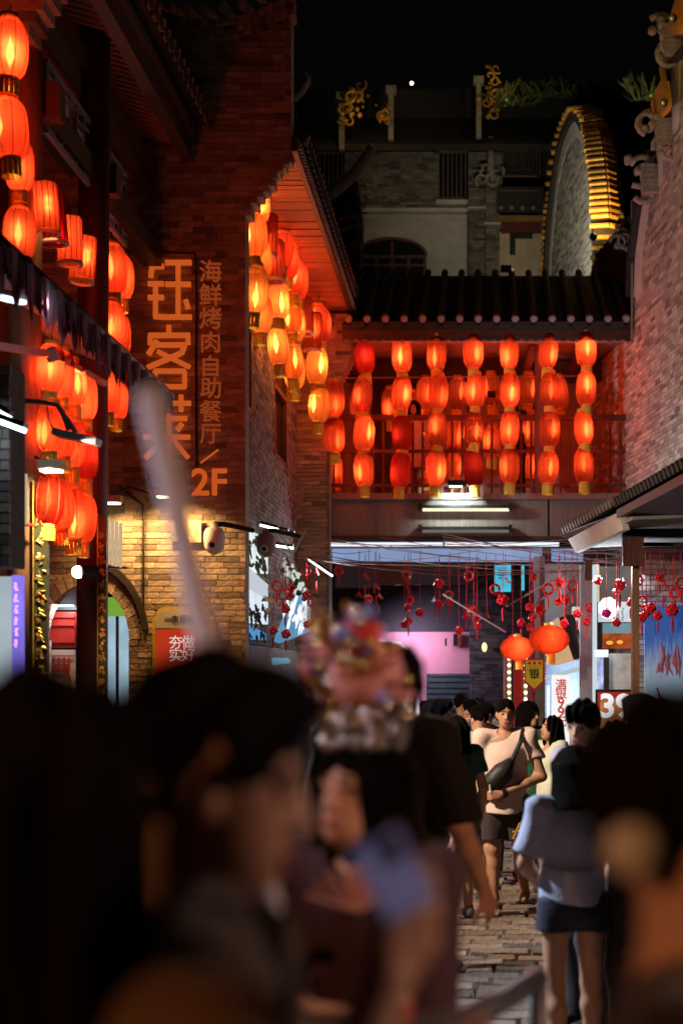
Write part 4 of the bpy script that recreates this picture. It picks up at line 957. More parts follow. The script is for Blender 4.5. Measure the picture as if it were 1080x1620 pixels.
# right-hand balcony part
MB().fr(790, 366, 858, 440, YK - .1, .3).build('cream_wall', M['cream'], rb)
MB().fr(788, 340, 860, 350, YK - .3, .2).build('ochre_lintel', mat('ochre_beam', (.3, .16, .05), .6), rb)
MB().fr(792, 350, 858, 367, YK - .2, .2).build('red_lintel', mat('red_beam', (.14, .03, .025), .6), rb)
MB().fr(806, 366, 815, 402, YK - .15, .1).build('bracket_post', M['blackwood'], rb); MB().fr(806, 366, 842, 376, YK - .16, .1).build('bracket_arm', M['blackwood'], rb)
for i in range(4): q = MB(); q.ball(P(792 + i * 17, 328, YK - .4), .05, 8, 6); q.build('tile_end', M['tile_pale'], rb)
q = MB(); q.fr(786, 295, 860, 335, YK - .3, .1); q.build('eave_roof', M['tile'], rb)
for y in (225, 277, 300): MB().fr(790 if y > 230 else 960, y, 850 if y > 230 else 1030, y + 1.5, YK - .35, .05).build('balcony_rail', M['panel'], rb)
q = MB()
for i in range(14): q.fr(796 + i * 4.4, 236, 797 + i * 4.4, 275, YK + .1, .03)
q.build('baluster', M['panel'], rb, kind='stuff')
MB().fr(790, 233, 1030, 440, YK + .7, .1).build('rear_wall', M['blackwood'], rb)
# gold ridge ornaments
def gold_orn(label, pts, Y, seed, light, w=2, lx=None):
    c = P(*pts[0][:2], Y); t = thing('ridge_ornament', label, 'ornament', c, 'gold lit ridge ornaments')
    for i, (x, y, s) in enumerate(pts): q = MB(); swirl(q, P(x, y, Y), s, seed=seed + i, n=3); q.build('glazed_scroll', M['tile_gold'], t, smooth=True)
    l0 = lx or pts[0]; lamp('POINT', P(l0[0] + 6, l0[1] + 6, Y - .6), light, GOLD, t, size=.04); return t
gold_orn('gold-lit dragon ridge ornament between the two left roof posts', [(556, 165, .5), (566, 145, .45), (549, 182, .35)], YK - .8, 40, 3.5)
gold_orn('gold-lit ridge tiles left of the second roof post', [(603, 178, .35), (610, 185, .25)], YK - .8, 50, 2)
gold_orn('gold-lit dragon head ridge ornament beside the right roof post', [(778, 122, .35), (780, 145, .4), (773, 168, .45)], YK - .8, 60, 3.5)
q = MB(); q.tube([P(768, 104, YK - .8), P(776, 106, YK - .8), P(783, 118, YK - .8)], [.03, .05, .05], 6); orn = thing('ridge_hook', 'gold-lit thin hook at the tip of the right dragon ridge', 'ornament', P(776, 110, YK - .8)); q.build('hook', M['tile_gold'], orn)
bulbt = thing('roof_bulb', 'tiny white roof lamp against the black sky', 'lamp', P(651, 131, YK)); MB().ball(P(651, 131, YK), .035, 8, 6).build('bulb', emit('roof_bulb_glow', (1, .8, .5), 12), bulbt)
q = MB(); q.tube([P(513, 235, YK), P(513, 212, YK)], .03, 6); bt = thing('light_rod', 'thin yellow rod standing on the left balcony of the rear building', 'pole', P(513, 235, YK)); q.build('rod', emit('rod_yellow', (1, .75, .2), .35), bt)
def tuft(label, x0, x1, y0, y1, Y, n, seed):
    r = random.Random(seed); c = P((x0 + x1) / 2, y1, Y); t = thing('roof_plant', label, 'plant', c); q = MB()
    for i in range(n):
        p = P(r.uniform(x0, x1), y1 - (y1 - y0) * .4 * r.random(), Y + r.uniform(-.4, .4)); d = V((r.uniform(-1, 1), r.uniform(-.6, .6), r.uniform(.1, 1.3))).normalized() * r.uniform(.2, .5); sd = d.cross(V((r.random(), r.random(), r.random()))).normalized() * .025
        m_ = p + d * .6 + V((0, 0, .04)); q.add([p - sd, p + sd, m_ + sd, p + d, m_ - sd], [(0, 1, 2, 3, 4)])
    q.build('foliage', M['plantg'], t, kind='stuff'); return t
t = tuft('green gold-lit plants on the roof ridge beside the dragon head', 782, 842, 132, 168, YK - .7, 220, 1); lamp('POINT', P(800, 158, YK - 1.0), .7, (1, .9, .3), t, size=.04)
t = tuft('green plants on the roof ridge near the stepped wall', 1000, 1040, 118, 160, 26, 200, 2); lamp('POINT', P(1030, 150, 25.6), .5, (1, .9, .3), t, size=.04)
tuft('dark straggly plants along the middle of the roof ridge', 842, 1000, 140, 155, YK - .7, 200, 3)

# ------------------------------------------------------------------ right-hand canopy and shops
cr = thing('canopy_roof', 'low tiled canopy over the right-hand shops, pale tiles on its far end', 'roof', P(985, 900, 15))
def ec(px, dz=0): # eave edge: straight line in space
    A, B = P(895, 848, 16.6), P(1080, 745, 11.25); 
    t = 0
    lo, hi = 0, 1.6
    for _ in range(40):
        t = (lo + hi) / 2; p = A + (B - A) * t
        if p.x / p.y * F + CX < px: lo = t
        else: hi = t
    return A + (B - A) * t + V((0, 0, dz))
CU = (ec(1080) - ec(895)).normalized(); CN = V((CU.y, -CU.x, 0)) * -1
if CN.x < 0: CN = -CN
q = MB(); a, b, c_, d_ = ec(895, .0), ec(975), ec(975), ec(895)
q.prism([ec(898, -.05), ec(978, -.05), ec(978, -.22) + CN * .05, ec(903, -.22) + CN * .05], CN * .06); q.build('white_fascia', M['plaster'], cr)
q = MB(); q.prism([ec(900, -.16) + CN * .06, ec(990, -.16) + CN * .06, ec(990, -.1) + CN * 1.3, ec(900, -.1) + CN * 1.3], (0, 0, .03)); q.build('soffit', M['plaster_grey'], cr)
q = MB(); q.prism([ec(893, .02), ec(1100, .02), ec(1100, .5) + CN * 1.2, ec(893, .5) + CN * 1.2], (0, 0, .05)); q.build('roof_deck', M['tile'], cr)
L_ = (ec(975) - ec(895)).length; n = 17
for i in range(n):
    p = ec(895) + CU * L_ * i / n + V((0, 0, .06)); q = MB(); q.tube([p - CN * .04, p + CN * .4 + V((0, 0, .16))], .048, 8); q.build('tile', M['tile_pale'], cr)
q = MB(); q.prism([ec(975, -.02), ec(1100, -.02), ec(1100, -.1), ec(975, -.1)], CN * .05); q.build('dark_fascia', M['woodh'], cr)
n = 20; L2_ = (ec(1095) - ec(975)).length
for i in range(n):
    p = ec(975) + CU * L2_ * i / n + V((0, 0, .05)); q = MB(); q.tube([p - CN * .02, p + CN * .4 + V((0, 0, .16))], .05, 7); q.build('tile', M['tile'], cr)
q = MB(); q.prism([ec(980, -.1) + CN * .05, ec(1100, -.1) + CN * .05, ec(1100, -.14) + CN * 1.6, ec(980, -.14) + CN * 1.6], (0, 0, .03)); q.build('timber_soffit', M['woodh'], cr)
MB().fr(985, 836, 1100, 850, 14.2, .12).build('canopy_beam', M['blackwood'], cr)
MB().fr(1000, 840, 1011, 1180, 14.25, .15).build('post', M['brownwood'], cr)
MB().fr(1010, 858, 1090, 864, 14.4, .1).build('tie_beam', M['blackwood'], cr)
MB().fr(985, 850, 1018, 895, 14.1, .1).build('bracket', M['wood'], cr)
MB().fr(925, 888, 936, 918, 14.6, .1).build('bracket', M['wood'], cr)
sw = thing('shop_wall', 'grey brick wall of the right-hand shops below the canopy', 'wall', P(1040, 1065, 16.9) - V((0, 0, HC)))
o = P(1008, 0, 16.9); brick_wall(sw, V((o.x, 16.9, 0)), (1, 0, 0), (0, -1, 0), 1.2, 3.9, lambda z: [(0, 1.4)], M['brick_light'], M['mortar_dark'], .2, solo=lambda c: True, limit=250)
MB().box(V((o.x, 16.85, 0)), V((o.x + 1.4, 17.1, 1.19))).build('plinth', M['plaster_grey'], sw)
# glass shop front
gs = thing('glass_shop_front', 'lit glass shop front with white emblem and food picture behind the dark post', 'shop', P(970, 1065, 17.4) - V((0, 0, HC)))
MB().fr(942, 896, 1003, 952, 17.4, .05).build('upper_glazing', emit('warm_grey_glow', (.42, .36, .32), .32, .5, 2), gs)
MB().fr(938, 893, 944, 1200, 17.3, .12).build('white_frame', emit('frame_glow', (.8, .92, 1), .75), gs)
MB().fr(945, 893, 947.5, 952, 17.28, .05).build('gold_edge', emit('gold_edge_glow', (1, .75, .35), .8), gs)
MB().fr(946, 943, 1000, 984, 17.42, .04).build('white_board', emit('white_board_glow', (.85, .93, 1), .75, .2, 4), gs)
q = MB()
for k in range(9):
    a = 2 * math.pi * k / 9; q.ball(P(962 + 9 * math.cos(a), 962 + 10 * math.sin(a), 17.36), (.06, .01, .06), 8, 5)
q.build('emblem', emit('emblem_white', (1, 1, 1), 1.6), gs)
q = MB(); r = random.Random(11)
for k in range(3):
    for i in range(9): q.fr(968 + k * 7 + r.uniform(0, 2), 962 + i * 2.4, 972 + k * 7 + r.uniform(-1, 1), 963.2 + i * 2.4, 17.38, .01)
q.build('emblem_lettering', M['iron'], gs)
MB().fr(953, 986, 1000, 1004, 17.4, .04).build('sky_strip', emit('teal_strip', (.35, .6, .68), .5, .3, 3), gs)
MB().fr(953, 1002, 1000, 1026, 17.39, .04).build('food_picture', emit('orange_food', (.8, .16, .03), .42, .6, 7), gs)
q = MB(); q.ball(P(964, 1017, 17.37), (.045, .02, .025), 8, 5); q.ball(P(980, 1016, 17.37), (.04, .02, .025), 8, 5); q.build('food_highlight', emit('food_hot', (1, .45, .08), 1), gs)
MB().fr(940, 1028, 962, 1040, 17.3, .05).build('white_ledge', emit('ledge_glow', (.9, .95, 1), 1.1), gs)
MB().fr(942, 1040, 954, 1200, 17.35, .05).build('flickering_display', emit('blue_lilac_display', (.55, .6, 1), .75, .7, 9), gs)
MB().fr(955, 1036, 963, 1200, 17.3, .05).build('dark_jamb', M['iron'], gs)
MB().fr(963, 1034, 1000, 1200, 17.4, .05).build('pale_door', mat('pale_door', (.6, .62, .6), .5), gs)
MB().fr(918, 893, 938, 1200, 17.8, .2).build('stone_pier', M['plaster_grey'], gs)
lamp('AREA', P(965, 905, 16.9), 45, (.85, .95, 1), gs, P(960, 1150, 15), .8, sizey=.3)
# poster, price board, flags
po = thing('wall_poster', 'large blue poster with pinkish calligraphy on the right-hand shop wall', 'poster', P(1050, 1150, 16.7))
pm = bpy.data.materials.new('poster_print'); pm.use_nodes = True; nt = pm.node_tree; b = nt.nodes['Principled BSDF']; tc = N(nt, 'ShaderNodeTexCoord'); sp_ = N(nt, 'ShaderNodeSeparateXYZ'); nt.links.new(tc.outputs['Generated'], sp_.inputs[0])
no = N(nt, 'ShaderNodeTexNoise'); no.inputs['Scale'].default_value = 5; mpp = N(nt, 'ShaderNodeMapping'); mpp.inputs['Scale'].default_value = (6, 1, .7); nt.links.new(tc.outputs['Generated'], mpp.inputs[0]); nt.links.new(mpp.outputs[0], no.inputs['Vector'])
ad = N(nt, 'ShaderNodeMath', operation='MULTIPLY_ADD'); ad.inputs[1].default_value = .5; nt.links.new(no.outputs['Fac'], ad.inputs[0]); nt.links.new(sp_.outputs['Z'], ad.inputs[2])
rp = N(nt, 'ShaderNodeValToRGB'); e = rp.color_ramp.elements; e[0].position = .25; e[0].color = (.2, .5, .6, 1); e[1].position = 1.25; e[1].color = (.05, .16, .6, 1); x = e.new(.7); x.color = (.35, .52, .75, 1)
nt.links.new(ad.outputs[0], rp.inputs[0]); nt.links.new(rp.outputs[0], b.inputs['Base Color']); b.inputs['Roughness'].default_value = .4
nt.links.new(rp.outputs[0], b.inputs['Emission Color']); b.inputs['Emission Strength'].default_value = .3
MB().fr(1019, 958, 1110, 1160, 16.7, .04).build('print', pm, po)
q = MB(); r = random.Random(21)
for (x, y0, y1) in ((1048, 1015, 1065), (1058, 1030, 1072), (1069, 1020, 1075), (1042, 1045, 1070)):
    for k in range(3): q.tube([P(x + r.uniform(-3, 3), y0 + r.uniform(0, 9), 16.69), P(x + r.uniform(-5, 5), (y0 + y1) / 2, 16.69), P(x + r.uniform(-7, 7), y1 + r.uniform(-9, 0), 16.69)], [.008, .025, .004], 5)
q.build('calligraphy', mat('calligraphy_pink', (.5, .2, .3), .6), po)
q = MB()
for x in (1030, 1037, 1044): 
    for i in range(7): q.fr(x + r.uniform(-2, 1), 1056 + i * 3, x + 3, 1057.3 + i * 3, 16.695, .004)
q.build('small_print', M['white'], po)
pb = thing('price_board', 'black framed red price board reading 39 in white by the dark post', 'sign', P(970, 1170, 14.8))
MB().fr(942, 1091, 999, 1175, 14.8, .05).build('frame', M['black'], pb); MB().fr(945, 1095, 997, 1172, 14.79, .02).build('face', emit('price_red', (.62, .05, .03), .5, .2, 2), pb)
MB().fr(949, 1104, 985, 1172, 14.785, .01).build('food_print', emit('price_orange', (.85, .3, .1), .5, .5, 6), pb)
q = MB(); text_mb(q, '39', .34, P(974, 1117, 14.78), ext=.006, bold=.03); q.build('numerals', emit('price_white', (1, 1, 1), .95), pb)
fl_ = thing('small_flag', 'small dark red pennant flag standing before the blue poster', 'flag', P(1052, 1150, 13)); q = MB(); q.tube([P(1056, 1160, 13), P(1039, 1088, 13)], .008, 6); q.build('staff', M['iron'], fl_)
q = MB(); q.add([P(1040, 1091, 13), P(1050, 1106, 12.97), P(1062, 1135, 13.02), P(1048, 1128, 13), ], [(0, 1, 2, 3)]); q.build('cloth', M['redcloth'], fl_)
# vertical white sign with red characters, tubes and shop frame beyond
vs_ = thing('vertical_sign', 'tall white light box with red characters below the tilted sign', 'sign', P(887, 1180, 18.6))
MB().fr(873, 1068, 901, 1200, 18.6, .12).build('face', emit('sign_white', (1, .97, .95), .95), vs_)
q = MB()
for c, y in (('满', 1083), ('银', 1097), ('9', 1112), ('9', 1127), ('元', 1142)): text_mb(q, c, .15 if c != '9' else .19, P(887, y, 18.59), ext=.003, bold=.015)
q.build('lettering', emit('sign_red_letter', (.9, .05, .03), .6), vs_)
rs = thing('far_shop', 'far shop front with white tubes and blue-grey door behind the vertical sign', 'shop', P(895, 1065, 19.2) - V((0, 0, HC)))
MB().fr(862, 1045, 935, 1200, 19.4, .1).build('door', mat('blue_grey_door', (.1, .14, .22), .4), rs)
for x0, x1, y0, y1 in ((865, 869, 1085, 1200), (917, 922, 1078, 1200), (926, 931, 1075, 1200)): MB().fr(x0, y0, x1, y1, 19.1, .05).build('tube', emit('tube_far', (.8, .93, 1), 1.6), rs)
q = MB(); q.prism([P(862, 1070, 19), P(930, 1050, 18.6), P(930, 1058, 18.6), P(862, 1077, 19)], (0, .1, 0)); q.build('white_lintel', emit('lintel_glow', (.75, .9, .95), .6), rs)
MB().fr(845, 880, 862, 1200, 20.5, .2).build('stone_pier', M['plaster_grey'], rs); MB().fr(905, 960, 920, 1050, 19.5, .2).build('pale_pier', M['plaster'], rs)
MB().fr(862, 893, 940, 1045, 20.2, .2).build('grey_wall', M['plaster_grey'], rs)
lamp('AREA', P(915, 1080, 18.7), 30, (.85, .95, 1), rs, P(870, 1000, 20.2), .1, sizey=1.2)
ts = thing('tilted_sign', 'tilted cream light box jutting out behind the festival lanterns', 'sign', P(880, 1050, 18.8))
q = MB(); q.prism([P(x, y, 18.4) for x, y in ((846, 1012), (884, 980), (906, 1042), (872, 1052))], (.1, .12, 0)); q.build('face', emit('cream_face_glow', (1, .6, .3), .6, .15, 3), ts)
q = MB(); q.prism([P(x, y, 18.38) for x, y in ((884, 978), (897, 972), (917, 1040), (907, 1044))], (.1, .15, 0)); q.build('side', M['black'], ts)
q = MB(); q.prism([P(x, y, 18.42) for x, y in ((843, 1003), (883, 976), (886, 980), (846, 1010))], (.1, .1, 0)); q.build('top_edge', M['white'], ts)
# pennant
pn = thing('pennant', 'yellow pointed pennant with one black character and red fringe', 'banner', P(844, 1092, 16.9)); Yp = 16.9
q = MB(); q.prism([P(x, y, Yp) for x, y in ((829, 1043), (860, 1043), (861, 1080), (845, 1095), (829, 1080))], (0, .012, 0)); q.build('fringe', M['redcloth'], pn)
q = MB(); q.prism([P(x, y, Yp - .006) for x, y in ((831, 1045), (858, 1045), (858, 1078), (845, 1090), (831, 1078))], (0, .004, 0)); q.build('cloth', mat('pennant_yellow', (.72, .62, .04), .7), pn)
q = MB(); text_mb(q, '银', .125, P(845, 1066, Yp - .01), ext=.002, bold=.015); q.build('character', M['black'], pn)
for x in (837, 845, 853): q = MB(); q.lathe(P(x, 1049, Yp - .01), [(.014, 0), (.02, 0)], 10); q.tube([P(x, 1049, Yp - .008), P(x, 1049, Yp - .014)], .018, 8); q.build('roundel', M['redcloth'], pn)
q = MB()
for k in range(8): q.tube([P(829, 1045 + k * 5, Yp), P(826.5, 1047 + k * 5, Yp)], .008, 4); q.tube([P(861, 1045 + k * 5, Yp), P(863, 1047 + k * 5, Yp)], .008, 4)
q.build('edge_fringe', M['redcloth'], pn, kind='stuff')
# posts with strings of bulbs
for x0, x1, xb_, lab, m_ in ((812, 826, 805, 'maroon panel post with a vertical row of warm bulbs on its left', M['red']), (836, 846, 831, 'dark plum post with a vertical row of warm bulbs beside the pennant', M['maroon'])):
    t = thing('bulb_post', lab, 'post', P(x0, 1065, 20.5) - V((0, 0, HC))); MB().fr(x0, 1030, x1, 1200, 20.5, .15).build('panel', m_, t); MB().fr(xb_ - 9, 1030, xb_ - 3, 1200, 20.55, .1).build('side_panel', M['pinkwall'], t)
    MB().fr(xb_ - 3, 1035, xb_ + 3.5, 1200, 20.5, .06).build('strip', M['plaster_grey'], t)
    for i in range(13): MB().ball(P(xb_, 1042 + i * 10.8, 20.46), .026, 8, 6).build('bulb', emit('string_bulb', (1, .78, .42), 3.2), t)
# ------------------------------------------------------------------ passage beyond the bridge
YP = 28.0
pw = thing('passage_wall', 'pink archway wall and dark shutter at the far end of the lane', 'wall', P(680, 1065, YP) - V((0, 0, HC)))
MB().fr(560, 1000, 742, 1220, YP, .2).build('pink_wall', M['pinkwall'], pw)
MB().fr(674, 1066, 744, 1220, YP - .06, .05).build('shutter', mat('teal_shutter', (.05, .1, .12), .5), pw)
q = MB()
for i in range(14): q.fr(675, 1070 + i * 9, 743, 1071 + i * 9, YP - .075, .01)
q.build('shutter_ribs', M['iron'], pw)
MB().fr(500, 880, 760, 1001, YP + .05, .2).build('dark_wall', mat('navy_wall', (.03, .035, .05), .6), pw)
q = MB(); q.tube([P(x, y, YP - .15) for x, y in ((560, 1014), (600, 1014), (632, 1018), (648, 1035), (655, 1065), (659, 1110), (661, 1180))], .035, 8); q.build('light_strip', emit('pink_strip', (1, .75, .95), 1.5), pw, smooth=True)
lamp('AREA', P(640, 1000, YP - .9), 30, (1, .66, .86), pw, P(680, 1080, YP), .5)
o = P(742, 0, YP); brick_wall(pw, V((o.x, YP - .1, 0)), (1, 0, 0), (0, -1, 0), .2, 4.6, lambda z: [(0, P(850, 0, YP).x - o.x)], mat('brick_blue_grey', (.1, .11, .13), .85, .3, 9, .4, island=True), M['mortar_dark'], .2, solo=lambda c: c.z > 1.2, limit=150)
q = MB(); q.fr(717, 1003, 724, 1022, YP - .2, .1); q.tube([P(705, 1022, YP - .2), P(705, 1010, YP - .2)], .02, 5); q.build('speaker', M['black'], pw)
q = MB(); q.tube([P(640, 925, YP - 1), P(735, 925, YP - 1)], .03, 6); q.build('rail', M['iron'], pw)
for x in (630, 660, 688, 708): q = MB(); q.fr(x - 5, 922, x + 5, 925.5, YP - 1.05, .05); q.build('downlight', emit('downlight_amber', (1, .55, .2), .8), pw)
wl_ = thing('wall_light', 'small yellow wall light on the blue-grey brick of the passage', 'lamp', P(765, 1030, YP - .3)); MB().ball(P(766, 1024, YP - .3), (.05, .05, .09), 10, 8).build('globe', emit('wall_light_glow', (1, .85, .35), 1.8), wl_, smooth=True); MB().fr(758, 1021, 764, 1024, YP - .3, .1).build('arm', M['iron'], wl_)
MB().fr(782, 893, 808, 936, 23.5, .08).build('screen', emit('cyan_screen', (.08, .62, .85), .8, .25, 6), thing('cyan_screen', 'bright cyan advertising screen hanging below the bridge', 'screen', P(795, 936, 23.5)))
q = MB()
for i in range(5): q.fr(787, 898 + i * 4, 787 + (15 - i * 1.5), 899.4 + i * 4, 23.49, .008)
q.build('print', M['white'], [o for o in COL.objects if o.name == 'cyan_screen'][0])
t = thing('neon_sign', 'narrow cyan and violet neon sign right of the cyan screen', 'sign', P(835, 936, 23.4)); MB().fr(825, 893, 829, 934, 23.4, .06).build('cyan_edge', emit('cyan_edge', (.1, .7, .9), .8), t); MB().fr(829.5, 893, 844, 936, 23.4, .05).build('dark_face', M['black'], t); MB().fr(844, 893, 847, 930, 23.38, .05).build('violet_edge', emit('violet_edge', (.4, .3, 1), 1.2), t); MB().ball(P(850, 917, 23.4), .035, 8, 6).build('blue_bulb', emit('blue_bulb', (.5, .6, 1), 3), t)

# ------------------------------------------------------------------ ground floor of the brick shop house (left)
ls = thing('shop_sign', 'white lit sign covered with dark calligraphy patches beside the gable corner', 'sign', P(412, 1000, 17.3))
r = random.Random(77)
def fac(px, py, X): Y = X * F / (px - CX); return P(px, py, Y)
XS = XF + .12
for k, (x0, x1, yt, yb) in enumerate(((388, 424, 835, 905), (388, 424, 930, 985), (388, 421, 985, 1010))):
    q = MB(); q.prism([fac(x0, yt, XS), fac(x1, yt + 18, XS), fac(x1, yb + 3, XS), fac(x0, yb, XS)], (-.06, 0, 0)); q.build('face', emit('sign_face_%d' % min(k, 1), ((.85, .95, .9), (.8, .9, 1))[min(k, 1)], .9, .15, 3) if k < 2 else emit('blue_face', (.15, .4, .85), .6, .3, 5), ls)
    q = MB()
    for i in range(26 if k < 2 else 5):
        x = r.uniform(x0 + 2, x1 - 2); y = r.uniform(yt + 20, yb - 2); p = fac(x, y, XS + .01)
        q.tube([p, p + V((0, r.uniform(-.15, .15), r.uniform(-.05, .05))), p + V((0, r.uniform(-.1, .3), r.uniform(-.12, .02)))], [.012, .022, .006], 5)
    q.build('brush_marks', mat('ink_green_black', (.02, .05, .035), .6), ls)
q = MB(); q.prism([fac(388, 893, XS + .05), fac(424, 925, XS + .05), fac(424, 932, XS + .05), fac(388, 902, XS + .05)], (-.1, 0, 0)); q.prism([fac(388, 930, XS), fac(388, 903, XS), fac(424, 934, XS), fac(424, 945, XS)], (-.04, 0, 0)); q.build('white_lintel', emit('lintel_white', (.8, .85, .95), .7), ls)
for (x0, x1, y, lab) in ((420, 450, 945, 0), (395, 430, 966, 0), (392, 425, 926, 0)): pass
for x0, y0, x1, y1 in ((414, 942, 446, 950), (400, 969, 430, 963), (388, 927, 426, 924)):
    q = MB(); q.prism([P(x0, y0, 17.6), P(x1, y1, 17.6), P(x1 - 8, y1 + 8, 17.6), P(x0, y0 + 7, 17.6)], (0, .2, 0)); q.build('timber_shelf', mat('tan_wood', (.5, .3, .14), .6), ls)
bp_ = thing('hanging_poster', 'blue-white glowing poster with streaked writing above the left crowd', 'poster', P(465, 1010, 19)); Yb = 18.9
q = MB(); q.prism([P(x, y, Yb) for x, y in ((466, 930), (492, 940), (489, 1000), (441, 1018), (432, 1015))], (0, .05, 0)); q.build('face', emit('poster_blue', (.2, .48, .8), .6, .3, 4), bp_)
q = MB()
for i in range(34):
    x = r.uniform(452, 489); y0 = r.uniform(938, 985); q.tube([P(x, y0, Yb - .01), P(x - 2 + r.uniform(-2, 2), y0 + 9, Yb - .015), P(x - 4, y0 + r.uniform(12, 24), Yb - .01)], [.01, .02, .006], 5)
q.build('streaked_writing', emit('poster_white', (.92, .97, 1), 1.1), bp_)
gp = thing('garland', 'white and green dotted garland left of the hanging ornaments', 'garland', P(470, 940, 18.5)); q = MB(); q2 = MB()
for i in range(70):
    t_ = r.random(); p = P(452 + 30 * t_ + r.uniform(-6, 6), 895 + 45 * t_ + r.uniform(-14, 10), 18.6 + r.uniform(-.1, .1)); (q if i % 2 else q2).ball(p, r.uniform(.015, .04), 6, 4)
q.build('white_bead', emit('garland_white', (.85, .95, .85), .7), gp, kind='stuff'); q2.build('leaf', M['plantg'], gp, kind='stuff')
MB().box((XF - .3, 15.5, 0), (XF + .02, 21.7, 2.29)).build('stone_base', M['plaster_grey'], tb2)
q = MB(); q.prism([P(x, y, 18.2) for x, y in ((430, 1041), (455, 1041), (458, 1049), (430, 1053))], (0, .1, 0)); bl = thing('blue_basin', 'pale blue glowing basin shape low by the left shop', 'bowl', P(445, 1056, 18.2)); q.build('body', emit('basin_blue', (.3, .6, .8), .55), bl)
LG = emit('led_green_white', (.85, 1, .92), 5)
for i, (a, b_, lab) in enumerate((((412, 827), (440, 834), 'uppermost green-white bar lamp by the gable corner'), ((428, 836), (466, 842), 'second green-white bar lamp by the gable corner, in front of the brick wall'), ((437, 860), (464, 864), 'third small bar lamp below the other two by the gable corner'), ((487, 881), (526, 908), 'slanted bright bar lamp beside the banner strip'))):
    bar_lamp(lab, a, b_, 17.2 + i * .5, LG, name='bar_lamp')
lamp('SPOT', P(470, 900, 17.2), 420, (.9, .97, 1), None, P(900, 960, 17.5), .08, 85, .9).name = 'bar_lamp_beam'
lamp('SPOT', P(455, 846, 17.4), 620, (.92, 1, 1), None, onr(1040, 560), .1, 75, .9).name = 'floodlight_beam'
q = MB(); fl2 = thing('floodlight', 'dark floodlight head pointing across the lane below the bar lamps', 'lamp', P(452, 843, 17.35)); q.bar(P(440, 838, 17.4), P(456, 842, 17.4), .14, .08); q.build('housing', M['black'], fl2)
dome_cam('brown shaded dome camera hanging left of the bar lamps', 420, 862, 15.9, mat('camera_brown_shade', (.3, .2, .17), .5), 15)  # brown side light and shade put into this camera's colour

# ------------------------------------------------------------------ hanging charms
wr = thing('wire_net', 'thin wires strung across the lane carrying the red charms', 'wire', P(700, 870, 18.5)); r = random.Random(5)
q = MB()
for i in range(26):
    ya = 835 + r.random() * 60; yb = 850 + r.random() * 55; Y = r.uniform(16.5, 20.5); xa_, xb_ = r.choice(((480, 760), (470, 930), (600, 1000), (700, 1080), (475, 620), (880, 1090)))
    p0, p1 = P(xa_, ya, Y), P(xb_, yb, Y + r.uniform(-1, 1)); m_ = (p0 + p1) / 2 - V((0, 0, r.uniform(.02, .14))); q.tube([p0, (p0 + m_) / 2 - V((0, 0, .02)), m_, (m_ + p1) / 2 - V((0, 0, .02)), p1], .0045, 4)
for a, b_ in (((484, 838), (462, 880)), ((440, 842), (462, 876)), ((462, 880), (470, 905)), ((700, 940), (800, 1000)), ((905, 900), (800, 960)), ((980, 870), (1020, 890)), ((915, 905), (835, 965))): q.tube([P(*a, 18), P(*b_, 18)], .012, 5)
q.build('wire', M['wire_pale'], wr)
CH = [(437, 927, 'r'), (447, 941, 'r'), (460, 930, 'b'), (458, 943, 'b'), (484, 905, 'r'), (501, 910, 't'), (536, 903, 'r'), (485, 942, 'b'), (493, 953, 'r'), (451, 963, 'b'), (486, 988, 'b'), (432, 997, 'b'), (452, 1003, 'b'), (577, 917, 'd'), (592, 913, 't'), (595, 933, 'd'), (568, 946, 'd'), (583, 948, 'b'), (599, 948, 'd'),
      (644, 909, 'r'), (649, 949, 'b'), (645, 961, 'b'), (646, 983, 'b'), (640, 988, 'b'), (664, 969, 'b'), (694, 923, 'B'), (688, 954, 'd'), (695, 956, 'b'), (710, 941, 'r'), (711, 952, 'b'), (726, 998, 'b'), (738, 963, 'b'), (737, 975, 'b'), (742, 911, 'r'), (749, 965, 'b'), (754, 977, 'b'), (755, 989, 'b'), (770, 977, 't'), (795, 949, 'B'), (800, 923, 'd'), (783, 932, 'r'), (843, 913, 'b'), (837, 960, 'b'), (854, 965, 'B'), (842, 977, 'b'), (824, 985, 'b'), (839, 992, 'b'), (811, 1010, 'b'),
      (885, 922, 'b'), (905, 927, 'r'), (867, 932, 'r'), (883, 952, 'b'), (894, 949, 'B'), (913, 971, 'b'), (932, 962, 'b'), (928, 983, 'b'), (892, 986, 'b'), (945, 918, 'b'), (980, 925, 'B'), (975, 937, 'b'), (997, 953, 'b'), (1003, 967, 'b'), (1008, 918, 'r'), (959, 970, 'm'), (975, 985, 'b'), (1015, 952, 'r'), (1022, 969, 'b'), (1015, 977, 'b'), (1029, 962, 'b'), (1040, 974, 'b'), (1043, 913, 'b'), (1049, 930, 'd'), (1067, 938, 'r'), (1057, 947, 't'), (1063, 965, 'B'), (1077, 923, 'r')]
M['magenta'] = mat('magenta_charm', (.6, .02, .25), .25, .2, 20, spec=.6)
